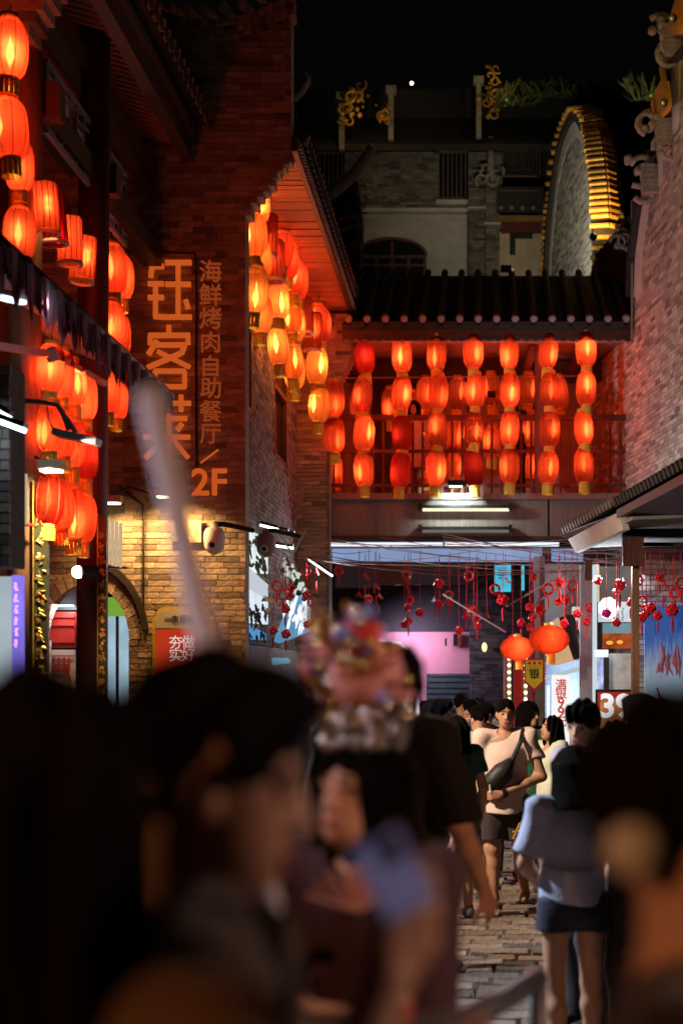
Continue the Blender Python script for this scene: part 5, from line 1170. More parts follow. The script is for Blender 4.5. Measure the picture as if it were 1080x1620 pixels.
def charm_mesh(k):
    q = MB()
    if k in 'bBm':
        for i in range(14):                                  # faceted knot ball of petals
            a = i * 2.4; z = 1 - 2 * (i + .5) / 14; rr = math.sqrt(1 - z * z); d = V((rr * math.cos(a), rr * math.sin(a), z)); u_ = d.cross(V((.3, .2, 1))).normalized(); v_ = d.cross(u_)
            q.add([d * .042 + u_ * .03, d * .042 + v_ * .03, d * .042 - u_ * .03, d * .042 - v_ * .03, d * .066, d * .02], [(0, 1, 4), (1, 2, 4), (2, 3, 4), (3, 0, 4), (1, 0, 5), (2, 1, 5), (3, 2, 5), (0, 3, 5)])
    elif k == 'r':
        n_ = 12; q.tube([V((.058 * math.cos(2 * math.pi * i / n_), 0, .058 * math.sin(2 * math.pi * i / n_))) for i in range(n_ + 1)], .013, 6)
        for i in range(6): q.ball((.045 * math.cos(i * 1.05), .01, .045 * math.sin(i * 1.05)), .014, 5, 4)
    else:
        w = .06 if k == 'd' else .025
        q.tube([(w, 0, 0), (0, 0, .075), (-w, 0, 0), (0, 0, -.075), (w, 0, 0)], .011, 5)
        if k == 'd': q.tube([(w * .55, 0, 0), (0, 0, .04), (-w * .55, 0, 0), (0, 0, -.04), (w * .55, 0, 0)], .008, 5)
    return q.mesh('knot', M['magenta'] if k == 'm' else M['redcharm'])
CMs = {k: charm_mesh(k) for k in 'bBmrdt'}
tas = MB(); tas.lathe((0, 0, 0), [(.004, -.07), (.012, -.085), (.014, -.11), (.01, -.2)], 6); tas = tas.mesh('tassel', M['redcloth'])
zones = [(0, 510, 'before the lit posters at left'), (510, 620, 'left of the pink archway'), (620, 720, 'above the pink archway'), (720, 782, 'before the blue-grey passage brick'), (782, 865, 'around the cyan screen and festival lanterns'), (865, 938, 'above the tilted sign'), (938, 1004, 'before the glass shop front'), (1004, 1100, 'before the wall poster at right')]
ORDX = ORD
shp = {'b': 'small red knot ball', 'B': 'larger red knot ball', 'm': 'magenta knot ball', 'r': 'red ring charm', 'd': 'red open diamond charm', 't': 'thin red diamond charm seen edge-on'}
for (za_, zb2, zn) in zones:
    g_ = sorted([c for c in CH if za_ <= c[0] < zb2])
    for k in 'bBmrdt':
        gk = [c for c in g_ if c[2] == k]
        for i, (px, py, kk) in enumerate(gk):
            Y = {0: 17.3, 510: 19, 620: 19.2, 720: 19, 782: 18.3, 865: 17.4, 938: 16.4, 1004: 15.6}[za_] + r.uniform(-.5, .5)
            c = P(px, py, Y); lab = '%s%s hanging %s' % ((ORDX[i] + ' ' if len(gk) > 1 else ''), shp[k], zn) + (' counted from left' if len(gk) > 1 else '')
            t = thing('knot_charm', lab, 'charm', c, 'red charms hanging over the lane'); t.rotation_euler = (0, 0, r.uniform(-.5, .5)); sc_ = (1.3 if k == 'B' else 1.0) * r.uniform(.9, 1.1); t.scale = (sc_,) * 3
            def kid(n, me):
                o = bpy.data.objects.new(n, me); COL.objects.link(o); o.parent = t; return o
            kid('knot', CMs[k])
            if r.random() < .7 or k == 'B': kid('tassel', tas)
            top_y = min(py - 14, 868 + r.random() * 22); kid('string', MB().tube([(0, 0, .05), (r.uniform(-.01, .01), 0, (py - top_y) / s_at(Y) / sc_)], .0045 / sc_, 4).mesh('string', M['redcloth']))
lamp('AREA', P(620, 870, 21.4), 26, (.9, .95, 1), None, P(620, 1100, 18), 2.0, sizey=.1).name = 'tube_light_glow'
# ------------------------------------------------------------------ people: bodies grown as one surface from blended limbs
def surface_nets(D, org, h):
    nx, ny, nz = D.shape; S = D < 0
    c = np.zeros((nx - 1, ny - 1, nz - 1), np.int8)
    for i in (0, 1):
        for j in (0, 1):
            for k in (0, 1): c += S[i:nx - 1 + i, j:ny - 1 + j, k:nz - 1 + k]
    act = (c > 0) & (c < 8); idx = np.full(act.shape, -1, np.int64); I = np.argwhere(act); idx[act] = np.arange(len(I))
    acc = np.zeros((len(I), 3)); cnt = np.zeros(len(I))
    cor = [(i, j, k) for i in (0, 1) for j in (0, 1) for k in (0, 1)]
    for a in cor:
        for ax in range(3):
            if a[ax]: continue
            b = list(a); b[ax] = 1
            va = D[I[:, 0] + a[0], I[:, 1] + a[1], I[:, 2] + a[2]]; vb = D[I[:, 0] + b[0], I[:, 1] + b[1], I[:, 2] + b[2]]
            m = (va < 0) != (vb < 0); t = np.where(m, va / np.where(m, va - vb, 1), 0)
            p = np.tile(np.array(a, float), (len(I), 1)); p[:, ax] += t
            acc[m] += p[m]; cnt[m] += 1
    vs = (I + acc / cnt[:, None]) * h + org; fs = []
    for ax in range(3):
        A = np.moveaxis(S, ax, 0); X = A[1:] != A[:-1]; X = np.moveaxis(X, 0, ax)
        u, v = [(1, 2), (2, 0), (0, 1)][ax]
        E_ = np.argwhere(X); E_ = E_[(E_[:, u] > 0) & (E_[:, v] > 0) & (E_[:, u] < D.shape[u] - 1) & (E_[:, v] < D.shape[v] - 1)]
        if not len(E_): continue
        def g(du, dv):
            q = E_.copy(); q[:, u] += du; q[:, v] += dv; return idx[q[:, 0], q[:, 1], q[:, 2]]
        Q = np.stack([g(-1, -1), g(0, -1), g(0, 0), g(-1, 0)], 1); ins = S[E_[:, 0], E_[:, 1], E_[:, 2]]
        Q[~ins] = Q[~ins][:, ::-1]; fs.append(Q)
    return vs, np.concatenate(fs)
def sdf_eval(prims, h, fold=0, seed=0, strand=False):
    """prims: (kind, k, data...) kinds c capsule, k flat-ended cone, e ellipsoid, with '-' to carve; local coordinates."""
    lo = np.full(3, 1e9); hi = -lo.copy()
    for p in prims:
        if p[0] in 'ck': 
            for q, r in ((p[2], p[4]), (p[3], p[5])): q = np.array(q); lo = np.minimum(lo, q - r); hi = np.maximum(hi, q + r)
        elif p[0] == 'e': q = np.array(p[2]); r = max(p[3]); lo = np.minimum(lo, q - r); hi = np.maximum(hi, q + r)
    lo -= 4 * h + fold; hi += 4 * h + fold; n = np.ceil((hi - lo) / h).astype(int) + 1
    D = np.full(n, .12, np.float32)
    ax = [lo[i] + h * np.arange(n[i]) for i in range(3)]
    for p in prims:
        kd, k = p[0], p[1]
        if kd == '-p':
            q, nn = np.array(p[2]), np.array(p[3]); d = (ax[0] - q[0])[:, None, None] * nn[0] + (ax[1] - q[1])[None, :, None] * nn[1] + (ax[2] - q[2])[None, None, :] * nn[2]
            D = np.maximum(D, d); continue
        if kd in ('c', 'k'):
            a, b, ra, rb = np.array(p[2], float), np.array(p[3], float), p[4], p[5]; R = max(ra, rb) + .1; l, u_ = np.minimum(a, b) - R, np.maximum(a, b) + R
        else:
            a = np.array(p[2], float); r = np.array(p[3], float); R = max(r) + .1; l, u_ = a - R, a + R
        i0 = np.clip(((l - lo) / h).astype(int), 0, n - 1); i1 = np.clip(((u_ - lo) / h).astype(int) + 2, 1, n)
        sl_x = tuple(slice(i0[i], i1[i]) for i in range(3))
        x = ax[0][sl_x[0]][:, None, None]; y = ax[1][sl_x[1]][None, :, None]; z = ax[2][sl_x[2]][None, None, :]
        if kd in ('c', 'k'):
            e = b - a; L2 = e.dot(e) + 1e-12; t0 = ((x - a[0]) * e[0] + (y - a[1]) * e[1] + (z - a[2]) * e[2]) / L2; t = np.clip(t0, 0, 1)
            if kd == 'k': tt = t0
            else: tt = t
            dx, dy, dz = x - a[0] - e[0] * tt, y - a[1] - e[1] * tt, z - a[2] - e[2] * tt
            d = np.sqrt(dx * dx + dy * dy + dz * dz) - (ra + (rb - ra) * t)
            if kd == 'k': d = np.maximum(d, (np.abs(t0 - .5) - .5) * math.sqrt(L2))
        else:
            Rm = p[4] if len(p) > 4 else None
            X, Y_, Z_ = x - a[0], y - a[1], z - a[2]
            if Rm is not None: X, Y_, Z_ = (Rm[0][0] * X + Rm[1][0] * Y_ + Rm[2][0] * Z_, Rm[0][1] * X + Rm[1][1] * Y_ + Rm[2][1] * Z_, Rm[0][2] * X + Rm[1][2] * Y_ + Rm[2][2] * Z_)
            k0 = np.sqrt((X / r[0]) ** 2 + (Y_ / r[1]) ** 2 + (Z_ / r[2]) ** 2); k1 = np.sqrt((X / r[0] ** 2) ** 2 + (Y_ / r[1] ** 2) ** 2 + (Z_ / r[2] ** 2) ** 2) + 1e-9
            d = k0 * (k0 - 1) / k1
        o = D[sl_x]
        if kd == '-e': D[sl_x] = np.maximum(o, -d); continue
        if k > 0:
            hh = np.clip(.5 + .5 * (o - d) / k, 0, 1); D[sl_x] = o + (d - o) * hh - k * hh * (1 - hh)
        else: D[sl_x] = np.minimum(o, d)
    if fold:
        r = np.random.RandomState(seed); x = ax[0][:, None, None]; y = ax[1][None, :, None]; z = ax[2][None, None, :]; w = 0
        for i in range(5):
            f = (r.uniform(45, 130, 3) * (1, 1, .1)) if strand else r.uniform(8, 26, 3) * (1, 1, .6); w = w + np.sin(x * f[0] + y * f[1] + z * f[2] * r.choice((-1, 1)) + r.rand() * 6 + 1.2 * np.sin(z * 7 + i))
        D = D + w.astype(np.float32) * fold * .4
    return surface_nets(D, lo, h)
def np_mesh(name, vs, fs, m, T, k):
    me = bpy.data.meshes.new(name); v = (vs * k) @ np.array(T).T
    me.vertices.add(len(v)); me.vertices.foreach_set('co', v.astype(np.float32).ravel()); n = len(fs)
    me.loops.add(n * 4); me.loops.foreach_set('vertex_index', fs.astype(np.int32).ravel()); me.polygons.add(n)
    me.polygons.foreach_set('loop_start', np.arange(0, n * 4, 4, dtype=np.int32)); me.polygons.foreach_set('use_smooth', np.ones(n, bool))
    me.materials.append(m); me.update(calc_edges=True); me.validate(); return me
def nv(a): a = np.array(a, float); return a / (np.linalg.norm(a) + 1e-9)
def hand(w, d, pn, side, curl=.35, sz=1.0, spread=.05):
    """palm, four fingers of different length and a thumb; d along the hand, pn palm normal, side +1/-1 picks the thumb side."""
    w = np.array(w, float); d = nv(d); pn = nv(np.array(pn) - d * np.dot(pn, d)); s = np.cross(d, pn) * side; P_ = []
    for i, (off, ln) in enumerate(((.032, .07), (.011, .08), (-.011, .075), (-.031, .058))):
        off *= sz; kn = w + d * .085 * sz + s * off; P_.append(('c', .012, w + d * .012 * sz + s * off * .6, kn, .0155 * sz, .0125 * sz))
        a = 0; p = kn; dr = nv(d + s * off / sz * spread * 8)
        for j, fr_ in enumerate((.45, .32, .23)):
            a += curl * (1.0 if j else .8); v = dr * math.cos(a) + pn * math.sin(a); q = p + v * ln * fr_ * sz; P_.append(('c', .004, p, q, (.0095 - .001 * j) * sz, (.0087 - .001 * j) * sz)); p = q
    b = w + d * .025 * sz + s * .026 * sz; m_ = b + (d * .7 + s * .75 + pn * .35) * .04 * sz; e = m_ + nv(d + s * .25 + pn * (.3 + curl)) * .045 * sz
    P_ += [('c', .01, b, m_, .0135 * sz, .0115 * sz), ('c', .004, m_, e, .0115 * sz, .009 * sz)]
    return P_
def rot_basis(yaw, pitch=0, roll=0): return np.array((Matrix.Rotation(yaw, 3, 'Z') @ Matrix.Rotation(pitch, 3, 'X') @ Matrix.Rotation(roll, 3, 'Y')))
def person(label, X, Y, Z, H, yaw, top='tee', topc=(.5, .5, .5), bottom='shorts', botc=(.03, .03, .04), hair='short', hairm='hair', skin='skin', fem=False,
           elbR=None, wrR=None, elbL=None, wrL=None, hdR=None, hdL=None, head=(0, 0, 0), kneeR=None, ankR=None, kneeL=None, ankL=None, h=.013, shoec=(.05, .05, .055), curl=(.55, .55), lean=0, group=None, sleeve=.55, hem=.84, fat=1.0, legh=None, pnR=None, pnL=None, seed=1):
    k = H / 1.75; T = rot_basis(math.radians(yaw))
    A = np.array
    sw = .175 if fem else .195
    shR, shL = A((sw, 0, 1.425)), A((-sw, 0, 1.425)); hipR, hipL = A((.09, 0, .9)), A((-.09, 0, .9))
    elbR = A(elbR if elbR is not None else (.245, -.02, 1.13)); wrR = A(wrR if wrR is not None else (.255, .06, .88))
    elbL = A(elbL if elbL is not None else (-.245, -.02, 1.13)); wrL = A(wrL if wrL is not None else (-.255, .06, .88))
    kneeR = A(kneeR if kneeR is not None else (.1, .02, .49)); ankR = A(ankR if ankR is not None else (.105, -.02, .08)); kneeL = A(kneeL if kneeL is not None else (-.1, .02, .49)); ankL = A(ankL if ankL is not None else (-.105, -.02, .08))
    Lf = A((0, math.sin(lean), 0)); 
    def ln(p): return A((p[0], p[1] + max(0, p[2] - .95) * math.tan(lean), p[2]))
    shR, shL = ln(shR), ln(shL); hc = ln((0, .015, 1.625)); HB = rot_basis(math.radians(head[0]), math.radians(head[1]), math.radians(head[2]))
    def hp(p): return hc + HB @ A(p)
    B = [('e', .05, ln((0, 0, 1.27)), (.155 * fat, .1, .2)), ('e', .06, ln((0, .005, 1.06)), (.13 * fat, .095 * fat, .17)), ('e', .06, (0, 0, .92), (.16, .11, .13)),
         ('c', .05, shR * .97 + A((0, 0, .02)), shL * .97 + A((0, 0, .02)), .062, .062), ('c', .04, ln((0, -.01, 1.42)), hc + HB @ A((0, -.02, -.06)), .058, .052)]
    for sh, el, wr in ((shR, elbR, wrR), (shL, elbL, wrL)): B += [('c', .03, sh, el, .052, .041), ('c', .02, el, el * .62 + wr * .38, .041, .04), ('c', .02, el * .62 + wr * .38, wr, .04, .026)]
    for hip, kn, an in ((hipR, kneeR, ankR), (hipL, kneeL, ankL)):
        calf = kn * .7 + an * .3 + A((0, -.018, 0)); B += [('c', .04, hip, kn, .083, .055), ('c', .03, kn, calf, .054, .056), ('c', .03, calf, an, .056, .036), ('c', .02, an, an + A((0, .1, -.045)), .036, .028)]
    B += hand(wrR, hdR if hdR is not None else wrR - elbR, pnR if pnR is not None else (-1, .2, 0), -1, curl[0]) + hand(wrL, hdL if hdL is not None else wrL - elbL, pnL if pnL is not None else (1, .2, 0), 1, curl[1])
    hd_ = [('e', .03, hp((0, -.015, .03)), (.074, .092, .092), HB), ('e', .03, hp((0, .02, -.035)), (.06, .07, .085), HB), ('e', .025, hp((0, .05, -.085)), (.04, .04, .033), HB),
           ('c', .012, hp((0, .088, .005)), hp((0, .108, -.033)), .008, .012), ('c', .006, hp((-.014, .095, -.036)), hp((.014, .095, -.036)), .008, .008),
           ('c', .012, hp((-.036, .08, .022)), hp((.036, .08, .022)), .01, .01), ('e', .006, hp((.076, -.005, -.012)), (.011, .02, .031), HB), ('e', .006, hp((-.076, -.005, -.012)), (.011, .02, .031), HB),
           ('c', .008, hp((-.02, .086, -.066)), hp((.02, .086, -.066)), .008, .008)]
    B += hd_
    vs, fs = sdf_eval(B, h); loc = V((X, Y, Z))
    o = bpy.data.objects.new('person', np_mesh('person', vs, fs, M[skin], T, k)); COL.objects.link(o); place(o, loc); tag(o, label, 'person', group)
    def part(name, prims, m, fold=0, hh=None, sd=0):
        v_, f_ = sdf_eval(prims, hh or h, fold, sd, name == 'hair')
        if len(f_): 
            c = bpy.data.objects.new(name, np_mesh(name, v_, f_, m, T, k)); COL.objects.link(c); c.parent = o; return c
    for sx in (-1, 1):
        part('eye', [('e', 0, hp((sx * .031, .077, .0)), (.013, .009, .007), HB)], M['black'], hh=.004)
        part('eyebrow', [('c', 0, hp((sx * .016, .092, .026)), hp((sx * .045, .081, .027)), .005, .004)], M['hair'], hh=.004)
    part('lips', [('c', .003, hp((-.02, .094, -.064)), hp((.02, .094, -.064)), .0055, .0055), ('c', .003, hp((-.015, .093, -.072)), hp((.015, .093, -.072)), .006, .006)], M['lips'], hh=.004)
    # hair
    Hm = M[hairm]; Hh = max(h * .8, .008)
    if hair == 'short': part('hair', [('e', 0, hp((0, -.018, .042)), (.085, .1, .095), HB), ('e', .03, hp((0, .05, .095)), (.06, .05, .035), HB), ('-e', 0, hp((0, .15, -.03)), (.13, .09, .1), HB), ('-p', 0, hp((0, 0, -.05)), HB @ A((0, .5, -1)))], Hm, .008, Hh, seed)
    elif hair == 'crop': part('hair', [('e', 0, hp((0, -.018, .045)), (.08, .096, .09), HB), ('-e', 0, hp((0, .16, -.02)), (.14, .1, .1), HB), ('-p', 0, hp((0, 0, -.02)), HB @ A((0, .4, -1)))], Hm, .004, Hh, seed)
    elif hair == 'mop': part('hair', [('e', 0, hp((0, -.02, .045)), (.094, .108, .096), HB), ('e', .03, hp((0, .06, .085)), (.075, .045, .035), HB), ('-e', 0, hp((0, .16, -.05)), (.12, .1, .105), HB), ('-p', 0, hp((0, 0, -.06)), HB @ A((0, .3, -1)))], Hm, .007, Hh, seed)
    elif hair in ('bob', 'long'):
        L_ = .2 if hair == 'bob' else .38
        part('hair', [('e', 0, hp((0, -.02, .035)), (.092, .105, .1), HB), ('k', .05, hp((0, -.035, .02)), hc + HB @ A((0, -.045, 0)) + A((0, -.03, -L_)), .098, .105), ('c', .05, hp((.06, .0, 0)), hp((.075, -.01, -.13)), .035, .03), ('c', .05, hp((-.06, .0, 0)), hp((-.075, -.01, -.13)), .035, .03), ('-e', 0, hp((0, .16, -.03)), (.075, .13, .1), HB)], Hm, .012, Hh, seed)
    # clothes
    cm = cloth('%.2f_%.2f_%.2f' % topc, topc); bm_ = cloth('%.2f_%.2f_%.2f' % botc, botc)
    if top:
        C = [('e', .05, ln((0, 0, 1.27)), (.175 * fat, .122, .215)), ('e', .06, ln((0, .005, 1.06)), (.165 * fat, .125 * fat, .2)), ('k', .05, ln((0, 0, 1.1)), (0, 0, hem), .15 * fat, .165 * fat), ('c', .05, shR + A((0, 0, .012)), shL + A((0, 0, .012)), .07, .07), ('c', .05, ln((0, -.01, 1.40)), ln((0, 0, 1.455)), .085, .07)]
        for sh, el, wr in ((shR, elbR, wrR), (shL, elbL, wrL)):
            if sleeve > 1: C += [('c', .04, sh, el, .075, .06), ('k', .03, el, el + (wr - el) * (sleeve - 1), .06, .05)]
            else: C += [('k', .04, sh - (el - sh) * .05, sh + (el - sh) * sleeve, .074, .078)]
        C = [(c[0], c[1]) + tuple(c[2:]) for c in C]; C.append(('-p', 0, (0, 0, hem), (0, 0, -1))); C.append(('-e', 0, ln((0, .06, 1.52)), (.07, .075, .075)))
        part('shirt', C, cm, .011, h, seed)
    e_ = {'shorts': .36, 'short_shorts': .1, 'trousers': 1, 'capri': .6}.get(bottom)
    if bottom == 'skirt': part('skirt', [('k', .03, (0, 0, 1.0), (0, 0, .55), .15, .24)], bm_, .008, h, seed)
    elif e_ is not None:
        D_ = [('e', .04, (0, 0, .95), (.17, .125, .11)), ('e', .04, (0, -.03, .88), (.165, .115, .1))]
        for hip, kn, an in ((hipR, kneeR, ankR), (hipL, kneeL, ankL)):
            if bottom == 'trousers': D_ += [('c', .03, hip, kn, .1, .078), ('k', .02, kn, an + A((0, 0, -.02)), .08, .07)]
            elif bottom == 'capri': D_ += [('c', .03, hip, kn, .105, .08), ('k', .02, kn, kn + (an - kn) * .3, .08, .08)]
            else: D_ += [('k', .03, hip + A((0, 0, .04)), hip + (kn - hip) * (.82 if bottom == 'shorts' else .3), .102, .105 if bottom == 'shorts' else .108)]
        part('shorts' if 'short' in bottom else 'trousers', D_, bm_, .009, h, seed + 5)
    for an in (ankR, ankL):
        part('shoe', [('c', .03, an + A((0, -.04, -.035)), an + A((0, .14, -.048)), .04, .036), ('c', .03, an + A((0, -.02, -.01)), an + A((0, .03, -.02)), .04, .036), ('-p', 0, (0, 0, an[2] - .08), (0, 0, -1))], cloth('shoe_%.2f' % shoec[0], shoec), 0, .012)
    def world(p): return V(T @ (A(p) * k)) + loc
    return o, world, T, k
M['lips'] = mat('lips', (.4, .1, .08), .4, .1)
def sub(name, mb, m, o, smooth=False, label=None): return mb.build(name, m, o, smooth, label=label)
def at(px, Y, Z): return (px - CX) / F * Y

# --- sharp middle distance
Y = 11.9
pm_, w_, T_, k_ = person('person in pale pink shirt with black sling bag, hands clasped in front, facing the camera', at(800, Y, 0), Y, 0, 1.73, 172, 'tee', (.68, .52, .47), 'shorts', (.03, .024, .026), 'crop',
    elbR=(.28, .02, 1.12), wrR=(.13, .2, .955), elbL=(-.31, .04, 1.1), wrL=(.01, .22, .965), hdR=(-.8, .3, -.2), hdL=(.9, .25, -.1), pnR=(0, -1, .2), pnL=(0, -1, 0), head=(12, 0, 0), h=.0095, kneeL=(-.1, -.06, .5), ankL=(-.13, -.3, .08), shoec=(.3, .24, .16), curl=(.6, .7), fat=1.08, hem=.8, skin='skin_dark')
q = MB(); pts = [w_(p) for p in ((.21, .1, .93), (.12, .165, 1.03), (.0, .17, 1.15), (-.07, .15, 1.25))]; q.tube(pts, [.03, .085, .09, .03], 10); bagp = q.build('sling_bag', mat('bag_black', (.02, .018, .02), .5, .3, 9, .3), None, True)
bagp.scale = (1, 1, 1); bagp.parent = None; tag(bagp, 'black sling bag worn across the chest of the pale pink shirt', 'bag')
q = MB(); q.tube([w_(p) for p in ((-.07, .15, 1.25), (-.14, .13, 1.4), (-.15, .05, 1.49), (-.12, -.08, 1.46))], .02, 6); q.build('strap', M['black'], bagp)
q = MB(); q.tube([w_(p) for p in ((.1, .25, .98), (.105, .26, 1.05))], [.012, .004], 5); q.build('tag', M['white'], bagp)
q = MB(); wa, wb = w_((-.03, .2, .975)), w_((.005, .218, .966)); q.tube([wa, wb], .036, 10); q.build('watch', M['black'], pm_)
q = MB()
p0 = w_((-.13, .13, .65))
for a, b in (((-.055, -.06), (0, .07)), ((0, .07), (.02, -.05)), ((-.06, -.005), (.06, .02))): q.bar(p0 + V((a[0], -.02, a[1])), p0 + V((b[0], -.02, b[1])), .018, .012)
q.build('printed_letter', mat('print_orange', (.8, .4, .03), .5), pm_)
q = MB(); text_mb(q, 's', .13, p0 + V((.075, -.025, 0)), ext=.004, bold=.01); q.build('printed_letter', M['white'], pm_)
Y = 9.4; person('person in white T-shirt seen in profile facing right, with short dark hair', at(690, Y, 0), Y, 0, 1.77, -75, 'tee', (.72, .68, .62), 'shorts', (.05, .05, .06), 'short', h=.011, seed=3, head=(-6, 4, 0))
Y = 12.6; person('person in white-green top with dark bob looking to the left', at(873, Y, 0), Y, 0, 1.57, 120, 'tee', (.6, .66, .55), 'trousers', (.2, .22, .2), 'bob', h=.012, fem=True, elbR=(.2, .05, 1.15), wrR=(.12, .25, 1.02), head=(0, 8, 0))
Y = 13.4; o, w, _, _ = person('person in dark green T-shirt behind the pink shirt, holding a yellow drink', at(836, Y, 0), Y, 0, 1.68, 200, 'tee', (.02, .12, .06), 'shorts', (.06, .05, .05), 'long', elbL=(-.26, .05, 1.12), wrL=(-.2, .28, 1.02), h=.013, fem=True, head=(30, 0, 0))
cpp = w((-.2, .36, .98)); cp = thing('drink_cup', 'yellow drink in a clear cup held beside the green T-shirt', 'cup', cpp); q = MB(); q.lathe(cpp, [(.001, -.1), (.035, -.1), (.042, .07)], 12); q.build('drink', mat('yellow_drink', (.75, .6, .02), .3), cp, True); q = MB(); q.lathe(cpp, [(.043, .07), (.044, .1), (.001, .11)], 12); q.build('lid', M['white'], cp)
Y = 13.0; person('person in white T-shirt with one arm raised behind the pink shirt', at(758, Y, 0), Y, 0, 1.64, 30, 'tee', (.72, .72, .7), 'shorts', (.15, .16, .12), 'short', elbR=(.3, .1, 1.5), wrR=(.08, .15, 1.6), h=.013, seed=6)
Y = 13.6; person('person with dark fringe facing the camera over the raised arm', at(768, Y, 0), Y, 0, 1.66, 190, 'tee', (.1, .1, .12), 'trousers', (.04, .04, .05), 'mop', h=.013, seed=7)
Y = 11.3; person('person in dark green T-shirt seen from behind, next to the white T-shirt in profile', at(722, Y, 0), Y, 0, 1.6, 25, 'tee', (.03, .1, .09), 'shorts', (.12, .14, .18), 'bob', h=.012, fem=True, seed=8)
Y = 15.2; person('person in bright blue shirt among the far crowd', at(746, Y, 0), Y, 0, 1.66, 60, 'tee', (.03, .12, .6), 'trousers', (.05, .05, .07), 'short', h=.015, seed=9)
Y = 15.8; person('person in black with short hair farther back left of the blue shirt', at(730, Y, 0), Y, 0, 1.72, 10, 'tee', (.03, .03, .04), 'trousers', (.05, .05, .07), 'short', h=.016, seed=10)
Y = 16.4; person('person with long dark hair farthest back in the lane', at(757, Y, 0), Y, 0, 1.66, -20, 'tee', (.3, .28, .26), 'trousers', (.05, .05, .07), 'long', h=.016, seed=11, fem=True)
Y = 14.6; person('person in grey beside the wall shutter, mostly hidden by the white T-shirt', at(676, Y, 0), Y, 0, 1.66, 150, 'tee', (.2, .2, .22), 'trousers', (.05, .05, .07), 'short', h=.016, seed=12)
# --- right-hand group
Y = 7.8; person('person with dark mop of hair and blurred face above the blue blouse, facing the camera', at(924, Y, 0), Y, 0, 1.79, 118, 'tee', (.5, .4, .42), 'trousers', (.04, .04, .05), 'mop', h=.011, seed=13, head=(35, -8, 0))
Y = 6.9; person('person in pale blue blouse and denim shorts seen from behind, with dark bob hair', at(906, Y, 0), Y, 0, 1.59, 4, 'tee', (.46, .5, .72), 'short_shorts', (.02, .026, .055), 'bob', h=.0095, fem=True, hem=.93, elbL=(-.255, .02, 1.13), wrL=(-.17, .2, 1.0), elbR=(.25, .03, 1.13), wrR=(.2, .2, 1.0), sleeve=.8, kneeL=(-.1, -.02, .49), ankL=(-.09, -.12, .08), ankR=(.11, .06, .08), seed=14, shoec=(.5, .48, .46))
Y = 8.9; person('person in black top, wide black trousers and white shoes, beside the blue blouse', at(957, Y, 0), Y, 0, 1.6, 20, 'tee', (.025, .02, .022), 'trousers', (.022, .018, .02), 'bob', 'hair_brown', h=.012, fem=True, shoec=(.62, .58, .56), ankL=(-.18, -.12, .08), seed=15)
Y = 9.6; person('person whose small head shows before the price board, partly hidden', at(978, Y, 0), Y, 0, 1.62, 110, 'tee', (.3, .2, .2), 'trousers', (.04, .04, .05), 'short', h=.013, seed=16)
Y = 7.0; person('tall person with dark hair seen from behind before the blue poster', at(1016, Y, 0), Y, .0, 1.84, 30, 'tee', (.008, .005, .006), 'trousers', (.02, .02, .022), 'short', 'hair_brown', h=.012, seed=17)
Y = 1.25; person('very close out-of-focus person with dark hair at the right edge, seen from behind', at(1108, Y, 0), Y, .3, 1.625, -100, 'tee', (.016, .012, .013), 'trousers', (.02, .016, .016), 'mop', 'hair_brown', h=.012, fem=True, seed=18, fat=1.0)
c = P(1000, 1345, 1.165); t = thing('hair_clip', 'blurred pale round hair clip on the dark hair at the right edge', 'hair clip', c); q = MB(); q.ball(c, (.024, .012, .024), 14, 10); q.build('clip', mat('pale_clip', (.6, .54, .5), .4, .1, 9), t, True)
# --- black shirt walking right
Y = 5.0; person('person in loose black T-shirt and trousers walking away, bare forearm swinging', at(610, Y, 0), Y, .28, 1.77, -18, 'tee', (.014, .012, .013), 'trousers', (.012, .011, .012), 'short', 'hair', elbR=(.28, -.02, 1.13), wrR=(.33, .09, .9), elbL=(-.25, .05, 1.13), wrL=(-.2, .25, .95), h=.0105, sleeve=.98, hem=.76, fat=1.2, head=(38, 0, 0), seed=19, kneeR=(.1, .08, .5), ankR=(.1, 0, .08))
# --- people on the bridge
Y = YB + .75; zd = P(0, 783, YB).z
person('person on the bridge leaning over the railing, raising both hands with a camera', at(815, Y, 0), Y, zd, 1.66, 150, 'tee', (.025, .02, .025), 'trousers', (.03, .03, .03), 'crop', 'hair_brown', elbR=(.16, .33, 1.4), wrR=(.12, .5, 1.62), elbL=(-.16, .33, 1.4), wrL=(-.02, .5, 1.62), h=.015, lean=.22, seed=20)
cq = P(777, 624, YB + .3); t = thing('camera', 'small dark camera held up behind the bridge lanterns', 'camera', cq); q = MB(); q.obox(cq, (.07, 0, 0), (0, .03, 0), (0, 0, .05)); q.build('body', M['black'], t); q = MB(); q.tube([cq + V((0, -.02, 0)), cq + V((0, -.08, -.01))], .032, 10); q.build('lens', M['glass'], t)
person('person in long pale robe standing behind the bridge railing', at(655, Y, 0), Y, zd, 1.6, 170, 'tee', (.55, .42, .42), 'skirt', (.55, .4, .4), 'bob', 'hair', h=.015, fem=True, sleeve=1.6, seed=21)
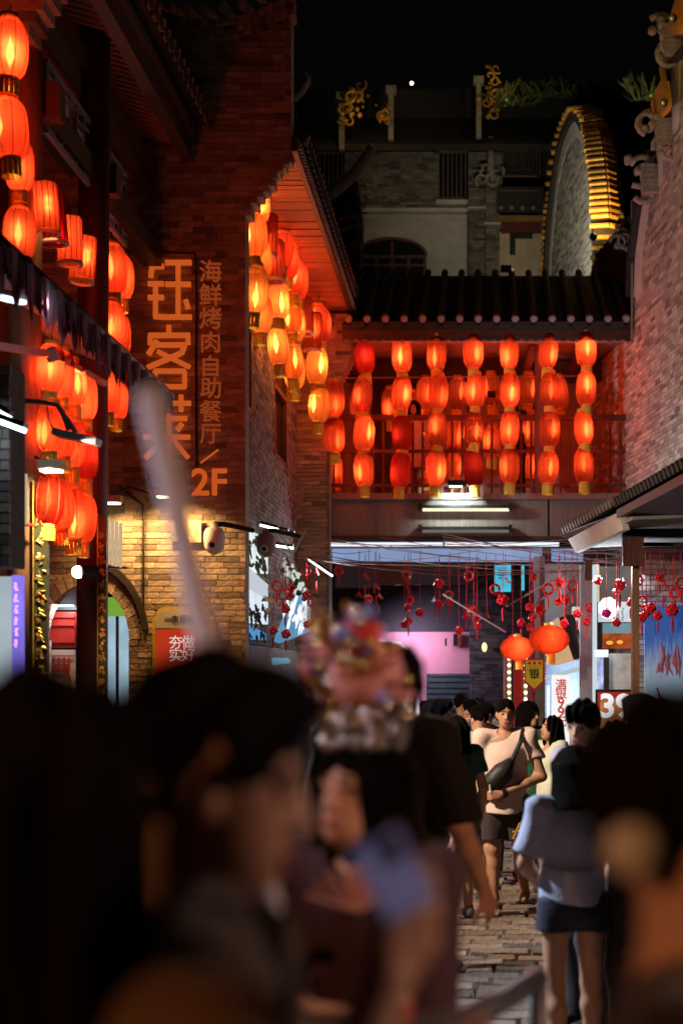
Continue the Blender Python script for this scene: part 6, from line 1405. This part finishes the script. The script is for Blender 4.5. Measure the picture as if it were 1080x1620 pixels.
# --- foreground, out of focus
Y = 1.46; fg, w, T_, k_ = person('large out-of-focus person in profile facing right, dark hair, holding up a phone', at(318, Y, 0), Y, .3, 1.66, -78, 'tee', (.05, .028, .022), 'trousers', (.02, .02, .02), 'short', skin='skin_dark', elbR=(.23, .06, 1.16), wrR=(.12, .185, 1.42), hdR=(-.1, .3, .9), pnR=(-.8, -.5, .1), curl=(.5, .35), h=.01, head=(-6, -12, 0), seed=22)
ph_ = thing('phone', 'blurred lilac-backed phone held in the hand in the foreground', 'phone', P(620, 1415, 1.36)); q = MB(); c = P(622, 1385, 1.36); ax_ = V((.8, .1, .45)).normalized(); ay_ = V((-.45, .15, .8)).normalized(); q.obox(c, ax_ * .027, ax_.cross(ay_) * .005, ay_ * .04); q.build('body', mat('lilac_phone', (.3, .26, .5), .35, .1), ph_); q = MB(); q.obox(c + ax_ * .008 + ay_ * .022 + ax_.cross(ay_) * .0075, ax_ * .011, ax_.cross(ay_) * .003, ay_ * .011); q.build('camera_bump', M['black'], ph_); q = MB(); q.obox(c + ax_.cross(ay_) * .0062, ax_ * .0245, ax_.cross(ay_) * .0012, ay_ * .037); q.build('screen', emit('phone_screen', (.36, .3, .56), .2, .3, 25), ph_)  # the screen piece is a lilac glow added over the phone's back
Y = 1.12; person('very close dark person at the left edge with long hair, out of focus', at(60, Y, 0), Y, .3, 1.65, -20, 'tee', (.1, .045, .02), 'trousers', (.02, .02, .02), 'long', 'hair_brown', h=.012, fem=True, sleeve=1.8, fat=1.3, seed=23)
# opera performer
Y = 2.75; zg = .3; op, w, T_, k_ = person('blurred costumed performer with jewelled headdress, made-up face and red lips', at(570, Y, 0), Y, zg, 1.53, 158, 'tee', (.06, .022, .028), 'skirt', (.05, .012, .016), 'bob', elbR=(.22, .12, 1.12), wrR=(.1, .3, 1.25), elbL=(-.22, .12, 1.12), wrL=(-.02, .28, 1.2), hdR=(-.4, .1, .8), sleeve=1.7, h=.011, fem=True, seed=24, head=(-8, 6, 0))
hc_ = P(548, 1235, Y); cw = thing('headdress', 'tall blurred opera headdress with silver band, pink crescent, red pompom and shining beads', 'headdress', P(560, 1170, Y))
q = MB()
for i in range(60):
    a = math.pi * rnd.random(); q.ball(P(575 - 64 * math.cos(a), 1182 - 58 * rnd.random(), Y - .13 * math.sin(a)), rnd.uniform(.006, .014), 7, 5)
q.build('silver_band', mat('silver_filigree', (.6, .55, .5), .3, .3, 20, .3, .8), cw)
q = MB(); q.tube([P(x, y, Y - .05) for x, y in ((540, 1040), (545, 1065), (560, 1082), (578, 1085), (598, 1075), (608, 1050), (610, 1030))], [.02, .04, .05, .052, .05, .04, .02], 8); q.build('crescent', mat('pink_satin', (.7, .32, .32), .4, .15, 6), cw, True)
q = MB(); q.ball(P(572, 1008, Y - .05), .04, 12, 9); q.build('pompom', mat('red_pompom', (.75, .04, .05), .8, .2, 30, .5), cw, True)
q = MB(); q.tube([P(x, y, Y + .03) for x, y in ((612, 1150), (640, 1120), (652, 1085), (648, 1055), (630, 1030))], [.035, .03, .028, .03, .03], 8); q.build('side_loop', M['hair_brown'], cw, True)
bm1 = [mat('bead_silver', (.8, .75, .7), .12, .1, 5, 0, 1), mat('bead_gold', (.85, .6, .25), .15, .1, 5, 0, 1), mat('bead_pink', (.8, .35, .4), .2, .1, 5), mat('bead_blue', (.2, .3, .8), .2, .1, 5)]
bme = [MB().ball((0, 0, 0), .016, 10, 8).mesh('bead', m_, True) for m_ in bm1]; r = random.Random(12)
for i in range(130):
    a = r.random() * math.pi; rr = r.uniform(.3, 1); px = 560 - 95 * math.cos(a) * rr; py = 1150 - 200 * math.sin(a) * rr ** .8
    o = inst('bead', bme[r.choice((0, 0, 1, 1, 2, 2, 3))], P(px, py, Y + r.uniform(-.12, .08)), cw); s_ = r.uniform(.5, 1.15); o.scale = (s_, s_, s_)
q = MB()
for i in range(16): a = P(560 + r.uniform(-30, 30), 1150, Y); b = P(560 + r.uniform(-95, 90), 1150 - r.uniform(60, 200), Y + r.uniform(-.1, .06)); q.tube([a, (a + b) / 2 + V((r.uniform(-.02, .02), 0, 0)), b], .004, 5)
q.build('wire_spring', M['goldpaint'], cw)
q = MB(); q.fr(470, 1405, 585, 1430, Y - .15, .05); fan = thing('folding_fan', 'blurred pale pink pleated fan held by the costumed performer', 'fan', P(535, 1460, Y - .2)); q = MB()
for i in range(8): a = math.radians(20 + i * 17); c0 = P(570, 1440, Y - .22); q.bar(c0, c0 + V((-.1 * math.cos(a), .004 * (i % 2), .08 * math.sin(a))), .03, .004)
q.build('pleat', mat('fan_pink', (.75, .42, .4), .6), fan)
# near table edge, bottle, pole, rail
tbn = thing('table', 'blurred table edge along the bottom of the picture', 'table', (P(420, 1610, 1.9).x, 1.9, .3)); q = MB(); q.box(V((-1.3, 1.7, 1.39)), V((.02, 2.25, 1.415))); q.build('tabletop', mat('table_grey', (.12, .1, .085), .4), tbn)
for px in (230, 700): q = MB(); a = V((P(px, 0, 1.95).x, 1.95, 1.385)); q.tube([a, V((a.x, a.y, .3))], .018, 8); q.build('leg', M['iron'], tbn)
c = V((P(630, 0, 2.18).x, 2.18, 1.416)); bt = thing('sauce_bottle', 'blurred cream-capped bottle standing on the table edge', 'bottle', c); q = MB(); q.lathe(c, [(.001, 0), (.022, 0), (.022, .035), (.012, .05), (.01, .07), (.001, .075)], 14); q.build('body', mat('bottle_cream', (.6, .45, .3), .35), bt, True); q = MB(); q.lathe(c, [(.0225, .005), (.0225, .03)], 14); q.build('label_band', M['redcloth'], bt)
pl_ = thing('pale_pole', 'pale lilac out-of-focus pole leaning across the brick gable', 'pole', (P(385, 0, 1.75).x, 1.75, .3)); a, b = P(238, 632, 1.7), P(330, 1030, 1.7); d = (b - a) / (a.z - b.z); base = b + d * (b.z - .3); q = MB(); q.tube([a, base], .0165, 14); q.build('shaft', M['pole'], pl_, True); q = MB(); q.ball(a, .0175, 12, 8); q.build('end_cap', M['pole'], pl_, True)
hr = thing('hand_rail', 'blurred slanting metal rail at the bottom right', 'railing', (P(790, 0, 3.4).x, 3.4, .3)); q = MB(); q.tube([P(690, 1640, 3.1), P(780, 1592, 3.4), P(850, 1548, 3.8)], .03, 10); q.build('rail', M['steel'], hr, True); a = P(850, 1548, 3.8); q = MB(); q.tube([a, V((a.x, a.y, .3))], .025, 10); q.build('upright', M['steel'], hr, True)

# ------------------------------------------------------------------ beams of the shop lamps over the lane
lamp('SPOT', P(30, 676, 8.2), 1050, (.82, .9, 1), None, (.6, 7.4, .9), .08, 100, .8).name = 'shop_lamp_beam'
lamp('SPOT', P(122, 706, 10.1), 1400, (1, .78, .55), None, (.35, 12.2, 1.0), .08, 95, .8).name = 'floodlight_beam'
# added tube lamps beside and behind the camera, to brighten the dark foreground
nl = thing('tube_lamp', 'added cool white tube lamp lighting the pole and performer, outside the picture', 'lamp', (-2.7, 2.0, 3.2))
q = MB(); q.box((-2.75, 1.5, 3.2), (-2.65, 2.7, 3.26)); q.build('housing', M['black'], nl); q = MB(); q.box((-2.72, 1.52, 3.17), (-2.68, 2.68, 3.195)); q.build('tube', EW, nl)
lamp('SPOT', (-2.7, 2.1, 3.12), 130, (.8, .8, 1), nl, (-.36, 1.7, 2.16), .05, 13, .6)  # added narrow beam that brightens the pale pole

nr = thing('tube_lamp', 'added warm tube lamp brightening the foreground from the right, outside the picture', 'lamp', (2.5, 2.0, 2.7))
q = MB(); q.box((2.45, 1.5, 2.7), (2.55, 2.7, 2.76)); q.build('housing', M['black'], nr); q = MB(); q.box((2.48, 1.52, 2.67), (2.52, 2.68, 2.695)); q.build('tube', emit('led_pinkish', (1, .72, .66), 7), nr)
lamp('SPOT', (2.45, 2.0, 2.64), 140, (1, .6, .45), nr, (-.2, 2.2, 1.6), .07, 75, .8)  # added fill from an unseen lamp on the right

lamp('SPOT', (-2.66, 2.5, 3.12), 130, (1, .82, .9), nl, P(575, 1120, 2.7), .05, 17, .6)  # added beam on the performer's headdress
nb_ = thing('tube_lamp', 'added warm tube lamp brightening the foreground from behind the viewpoint, outside the picture', 'lamp', (-2.0, -1.6, 2.9))
q = MB(); q.box((-2.4, -1.65, 2.9), (-1.6, -1.55, 2.96)); q.build('housing', M['black'], nb_); q = MB(); q.box((-2.38, -1.62, 2.87), (-1.62, -1.58, 2.895)); q.build('tube', MATS['led_pinkish'], nb_)
lamp('SPOT', (-2.0, -1.6, 2.85), 230, (1, .42, .16), nb_, (-.42, 1.2, 1.7), .08, 46, .8)  # added warm fill on the backs of the nearest people

lamp('SPOT', (2.45, 2.6, 2.64), 120, (1, .46, .26), nr, (.1, 5.0, 1.25), .07, 42, .8)  # added warm beam for the black-shirted walker's forearm
